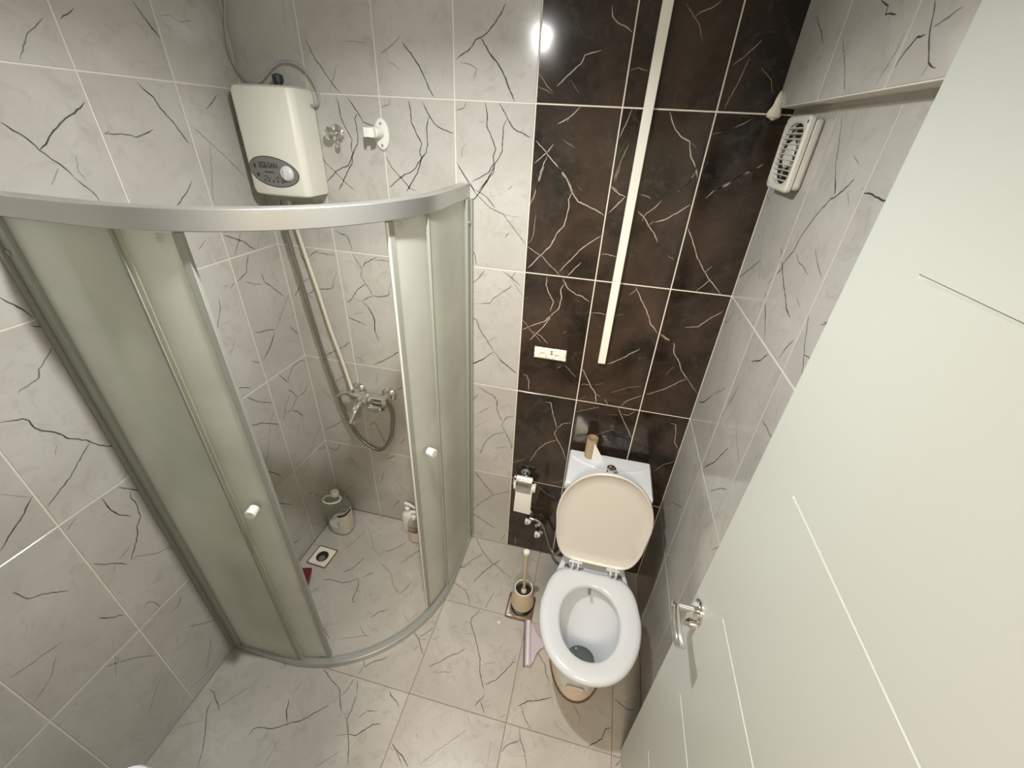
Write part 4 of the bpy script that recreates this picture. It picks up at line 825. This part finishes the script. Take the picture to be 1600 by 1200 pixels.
def square_drain(cx, cy, h, rot, hole, name_label, matf, frame_w, raised):
    t = thing('floor_drain', (cx, cy, 0), name_label, 'floor drain')
    ca, sa = math.cos(rot), math.sin(rot); tf = lambda x, y, z: (cx+x*ca-y*sa, cy+x*sa+y*ca, z)
    n = 40
    def sq(r, p, z): return [tf(r*math.copysign(abs(math.cos(a))**(2/p), math.cos(a)), r*math.copysign(abs(math.sin(a))**(2/p), math.sin(a)), z) for a in [2*math.pi*k/n+math.pi/4*0 for k in range(n)]]
    m_ = MB(); m_.rings([sq(h, 20, .0003), sq(h-.001, 20, raised), sq(hole+.006, 2, raised), sq(hole+.001, 2, raised-.0012), sq(hole, 2, .0006)], False, False); m_.build('drain_plate', matf, t)
    m_ = MB(); m_.rings([sq(h+.007, 14, .0002), sq(h+.0065, 14, .0009), sq(h-.0005, 20, .0010)], False, False); m_.build('grout_border', M['brown'], t)
    return t, tf, sq
t, tf, sq = square_drain(.095, -.322, .050, -.05, .030, 'white square shower drain with an open round hole', M['cream'], .01, .0032)
m_ = MB(); m_.rings([sq(.0302, 2, .0030), sq(.029, 2, .0010), sq(.001, 2, .0009)], False, True); q_ = m_.build('drain_hole', M['darkhole'], t); q_['label'] = 'dark open hole'
m_ = MB(); m_.lathe([(.017,.0012),(.017,.0022),(.012,.0024)], (.099,-.332,0), 16); q_ = m_.build('drain_trap', M['chromer'], t)
t, tf, sq = square_drain(1.146, -.322, .058, .0, .034, 'dark metal floor drain under the toilet brush holder', M['chromer'], .01, .004)
m_ = MB(); m_.rings([sq(.0345, 2, .0040), sq(.034, 2, .0058), sq(.001, 2, .006)], False, True); m_.build('drain_cover', M['alud'], t)
def squeegee():
    t = thing('floor_squeegee', (1.21, -.48, 0), 'lilac plastic floor squeegee head lying beside the toilet foot', 'squeegee')
    # blade bar runs along the length; neck narrows toward the toilet
    P0, P1 = Vector((1.184, -.386)), Vector((1.216, -.572)); d = (P1-P0).normalized(); q = Vector((-d.y, d.x))
    if q.x < 0: q = -q
    def pt(u, w, z): p = P0 + d*u*(P1-P0).length + q*w; return (p.x, p.y, z)
    m_ = MB(); m_.rings([[pt(u,0,.004), pt(u,.026,.004), pt(u,.026,.017), pt(u,.021,.022), pt(u,.004,.022), pt(u,0,.017)] for u in (0, 1)]); m_.build('bar', M['lilac'], t, bevel=.001)
    m_ = MB(); m_.rings([[pt(u,-.007,.0008), pt(u,-.001,.0008), pt(u,-.001,.019), pt(u,-.004,.019)] for u in (0, 1)]); q_ = m_.build('rubber_blade', M['lilacd'], t); q_['label'] = 'dark rubber blade'
    m_ = MB(); m_.rings([[pt(u,.009,.022), pt(u,.014,.022), pt(u,.014,.026), pt(u,.009,.026)] for u in (.01, .99)]); q_ = m_.build('ridge', M['plastic'], t); q_['label'] = 'pale raised ridge'
    m_ = MB(); out = [(.02,.025),(.98,.025),(.90,.036),(.72,.050),(.62,.066),(.56,.085),(.44,.085),(.38,.066),(.28,.050),(.10,.036)]
    m_.rings([[pt(u, w, z) for u, w in out] for z in (.005, .016)]); m_.build('neck_plate', M['lilac'], t, bevel=.001)
    m_ = MB(); m_.tube([pt(.5,.075,.012), pt(.5,.088,.015)], .0105, 16, False); m_.build('handle_socket', M['lilac'], t)
squeegee()
m_ = MB(); random.seed(9); m_.rings([[(1.065+r*math.cos(a)*random.uniform(.7,1.2), -.418+.6*r*math.sin(a)*random.uniform(.7,1.2), z) for a in [2*math.pi*k/9 for k in range(9)]] for r, z in ((.009,.0004),(.010,.003),(.006,.006))]); tag(m_.build('soap_scrap', M['plastic']), 'tiny white scrap lying on the floor near the brush holder', 'scrap')

# ------------------------------------------------------------------ things on the shower floor
def jug():
    cx, cy = .098, -.135
    t = thing('detergent_jug', (cx, cy, 0), 'large clear plastic detergent jug with a carry handle in the shower corner', 'jug')
    def sec(z, a, b): return super_ring(cx, cy, z, a, cy-b, cy+b, 32, 2.8, 2.8)
    m_ = MB(); m_.rings([sec(.001,.050,.042), sec(.008,.060,.050), sec(.05,.063,.053), sec(.17,.062,.052), sec(.21,.052,.044), sec(.235,.030,.028), sec(.245,.018,.018), sec(.270,.017,.017)]); m_.build('bottle', M['clear'], t)
    m_ = MB(); m_.rings([sec(.004,.048,.040), sec(.012,.0575,.0475), sec(.062,.0605,.0505), sec(.064,.059,.049)]); q_ = m_.build('liquid', M['milky'], t); q_['label'] = 'milky white liquid'
    # wraparound label on the side facing the room
    m_ = MB(); R_ = []
    for z in (.060, .175):
        R_.append([(cx+.0640*math.copysign(abs(math.cos(a))**(2/2.8), math.cos(a)), cy+.0540*math.copysign(abs(math.sin(a))**(2/2.8), math.sin(a)), z) for a in [math.radians(-75+10*k) for k in range(10)]])
    m_.rings(R_, False, False, closed=False); lb = m_.build('label', M['label'], t)
    m_ = MB(); R_ = []
    for z in (.152, .170):
        R_.append([(cx+.0646*math.copysign(abs(math.cos(a))**(2/2.8), math.cos(a)), cy+.0546*math.copysign(abs(math.sin(a))**(2/2.8), math.sin(a)), z) for a in [math.radians(-73+10*k) for k in range(9)]])
    m_.rings(R_, False, False, closed=False); q_ = m_.build('label_band', M['badged']); q_.parent = lb; q_['label'] = 'black band'
    m_ = MB(); m_.tube([(cx-.018,cy-.004,.252),(cx-.040,cy-.022,.262),(cx-.030,cy-.060,.268),(cx+.012,cy-.066,.268),(cx+.045,cy-.040,.266),(cx+.038,cy-.008,.260),(cx+.014,cy+.004,.252)], .0042, 10); m_.build('carry_handle', M['cream'], t)
    m_ = MB(); m_.lathe([(.020,0),(.020,.022),(.017,.025)], (cx,cy,.262), 24); m_.build('cap', M['cream'], t)
jug()
def pump(cx, cy, h, r, mat, label, yaw, lab_kind):
    t = thing('pump_bottle', (cx, cy, 0), label, 'bottle')
    def sec(z, k): return super_ring(cx, cy, z, r*k, cy-r*k*.72, cy+r*k*.72, 30, 2.5, 2.5)
    m_ = MB(); m_.rings([sec(.001,.86), sec(.006,1), sec(h*.70,1), sec(h*.80,.86), sec(h*.88,.45), sec(h*.91,.34), sec(h*.97,.34)]); m_.build('bottle', mat, t)
    m_ = MB(); m_.lathe([(r*.42,0),(r*.42,.018),(r*.30,.022),(r*.16,.024),(r*.16,.038)], (cx,cy,h*.94), 20); m_.build('collar', M['plastic'], t)
    hx, hy = math.cos(yaw), math.sin(yaw)
    m_ = MB(); m_.tube([(cx-hx*.012,cy-hy*.012,h*.94+.044),(cx+hx*.010,cy+hy*.010,h*.94+.046),(cx+hx*.040,cy+hy*.040,h*.94+.040),(cx+hx*.046,cy+hy*.046,h*.94+.032)], lambda q: .0095-.004*q, 12); m_.build('pump_head', M['plastic'], t)
    if lab_kind:
        def wrap(z0, z1, a0, a1, off, name, mat, par):
            m_ = MB(); R_ = []
            for z in (z0, z1):
                R_.append([(cx+(r+off)*math.copysign(abs(math.cos(a))**.8, math.cos(a)), cy+(r*.72+off)*math.copysign(abs(math.sin(a))**.8, math.sin(a)), z) for a in [math.radians(a0+(a1-a0)*k/12) for k in range(13)]])
            m_.rings(R_, False, False, closed=False); q_ = m_.build(name, mat); q_.parent = par
            if par is t: q_.matrix_parent_inverse = t.matrix_basis.inverted()
            return q_
        lb = wrap(h*.06, h*.46, -165, -15, .0006, 'label', M['label'], t); lb['label'] = 'patterned label'
        q_ = wrap(h*.475, h*.515, -150, -40, .0009, 'red_band', M['red'], t); q_ = wrap(h*.66, h*.695, -140, -50, .0009, 'red_band', M['red'], t)
pump(.458, -.050, .175, .034, M['plastic'], 'white pump bottle standing behind the clear one by the back wall', -.2, False)
pump(.516, -.100, .185, .036, M['clear'], 'clear pump bottle with red bands and patterned label in the shower', .15, True)
def scrub():
    t = thing('scrubbing_brush', (.06, -.49, 0), 'dark red plastic scrubbing brush half hidden behind the frosted glass', 'brush')
    P = [(.028,-.448),(.105,-.424),(.128,-.478),(.145,-.545),(.120,-.585),(.040,-.590),(.018,-.52)]
    c = Vector((.08,-.51))
    def r(k, z): return [(c.x+(x-c.x)*k*1.16, c.y+(y-c.y)*k*1.1, z) for x, y in P]
    m_ = MB(); m_.rings([r(.90,.026), r(.98,.030), r(1,.040), r(.97,.048), r(.80,.050)]); m_.build('brush_block', M['maroon'], t, bevel=.001)
    m_ = MB(); random.seed(11)
    for i in range(9):
        for j in range(9):
            x, y = .032+.012*i+random.uniform(-.003,.003), -.575+.016*j+random.uniform(-.003,.003)
            if x > .04+.09*(1-abs(j-3)/8): continue
            if y > -.455: continue
            dx, dy = random.uniform(-.004,.004), random.uniform(-.004,.004)
            m_.tube([(x,y,.028),(x+dx,y+dy,.001)], .0025, 5, False)
    b_ = m_.build('bristles', M['green'], t); b_['kind'] = 'stuff'
    m_ = MB(); m_.rings([[(.070+w, -.585-dy, z) for w, dy, z in ((-.016,0,.034+h),(.016,0,.034+h),(.016,.0,.050+h),(-.016,.0,.050+h))] if False else [(.070-.016, -.58-k*.13, .034+h), (.070+.016, -.58-k*.13, .034+h), (.070+.013, -.58-k*.13, .048+h), (.070-.013, -.58-k*.13, .048+h)] for k, h in ((0,0),(.5,.006),(1,.004))]); m_.build('brush_handle', M['green'], t, bevel=.002)
scrub()
# ------------------------------------------------------------------ washbasin on the front wall (only its corner reaches the frame)
def basin():
    t = thing('washbasin', (.69, YF, .8), 'white washbasin whose rounded corner peeks in at the bottom left edge', 'washbasin')
    x0, x1, y0, y1 = .471, .895, YF+.0008, -1.297
    def rr(x0, x1, y0, y1, r, z):
        pts = []
        for cx, cy, a0 in ((x1-r, y1-r, 0), (x0+r, y1-r, 90)):
            for k in range(8):
                a = math.radians(a0+90*k/7); pts.append((cx+r*math.cos(a), cy+r*math.sin(a), z))
        return pts + [(x0, y0, z), (x1, y0, z)]
    m_ = MB(); m_.rings([rr(x0+.09,x1-.09,y0,y1-.07,.05,.66), rr(x0+.03,x1-.03,y0,y1-.03,.05,.70), rr(x0+.004,x1-.004,y0,y1-.004,.05,.765), rr(x0,x1,y0,y1,.05,.790), rr(x0+.004,x1-.004,y0,y1-.004,.05,.800),
        rr(x0+.025,x1-.025,y0+.05,y1-.025,.04,.799), rr(x0+.035,x1-.035,y0+.055,y1-.035,.04,.785), rr(x0+.08,x1-.08,y0+.07,y1-.07,.03,.70)]); m_.build('bowl', M['ceramic'], t, angle=50)
    m_ = MB(); m_.tube([(.69,YF+.028,.80),(.69,YF+.028,.87),(.69,YF+.05,.90),(.69,YF+.10,.895),(.69,YF+.11,.875)], .010, 14); m_.build('faucet', M['chrome'], t)
basin()
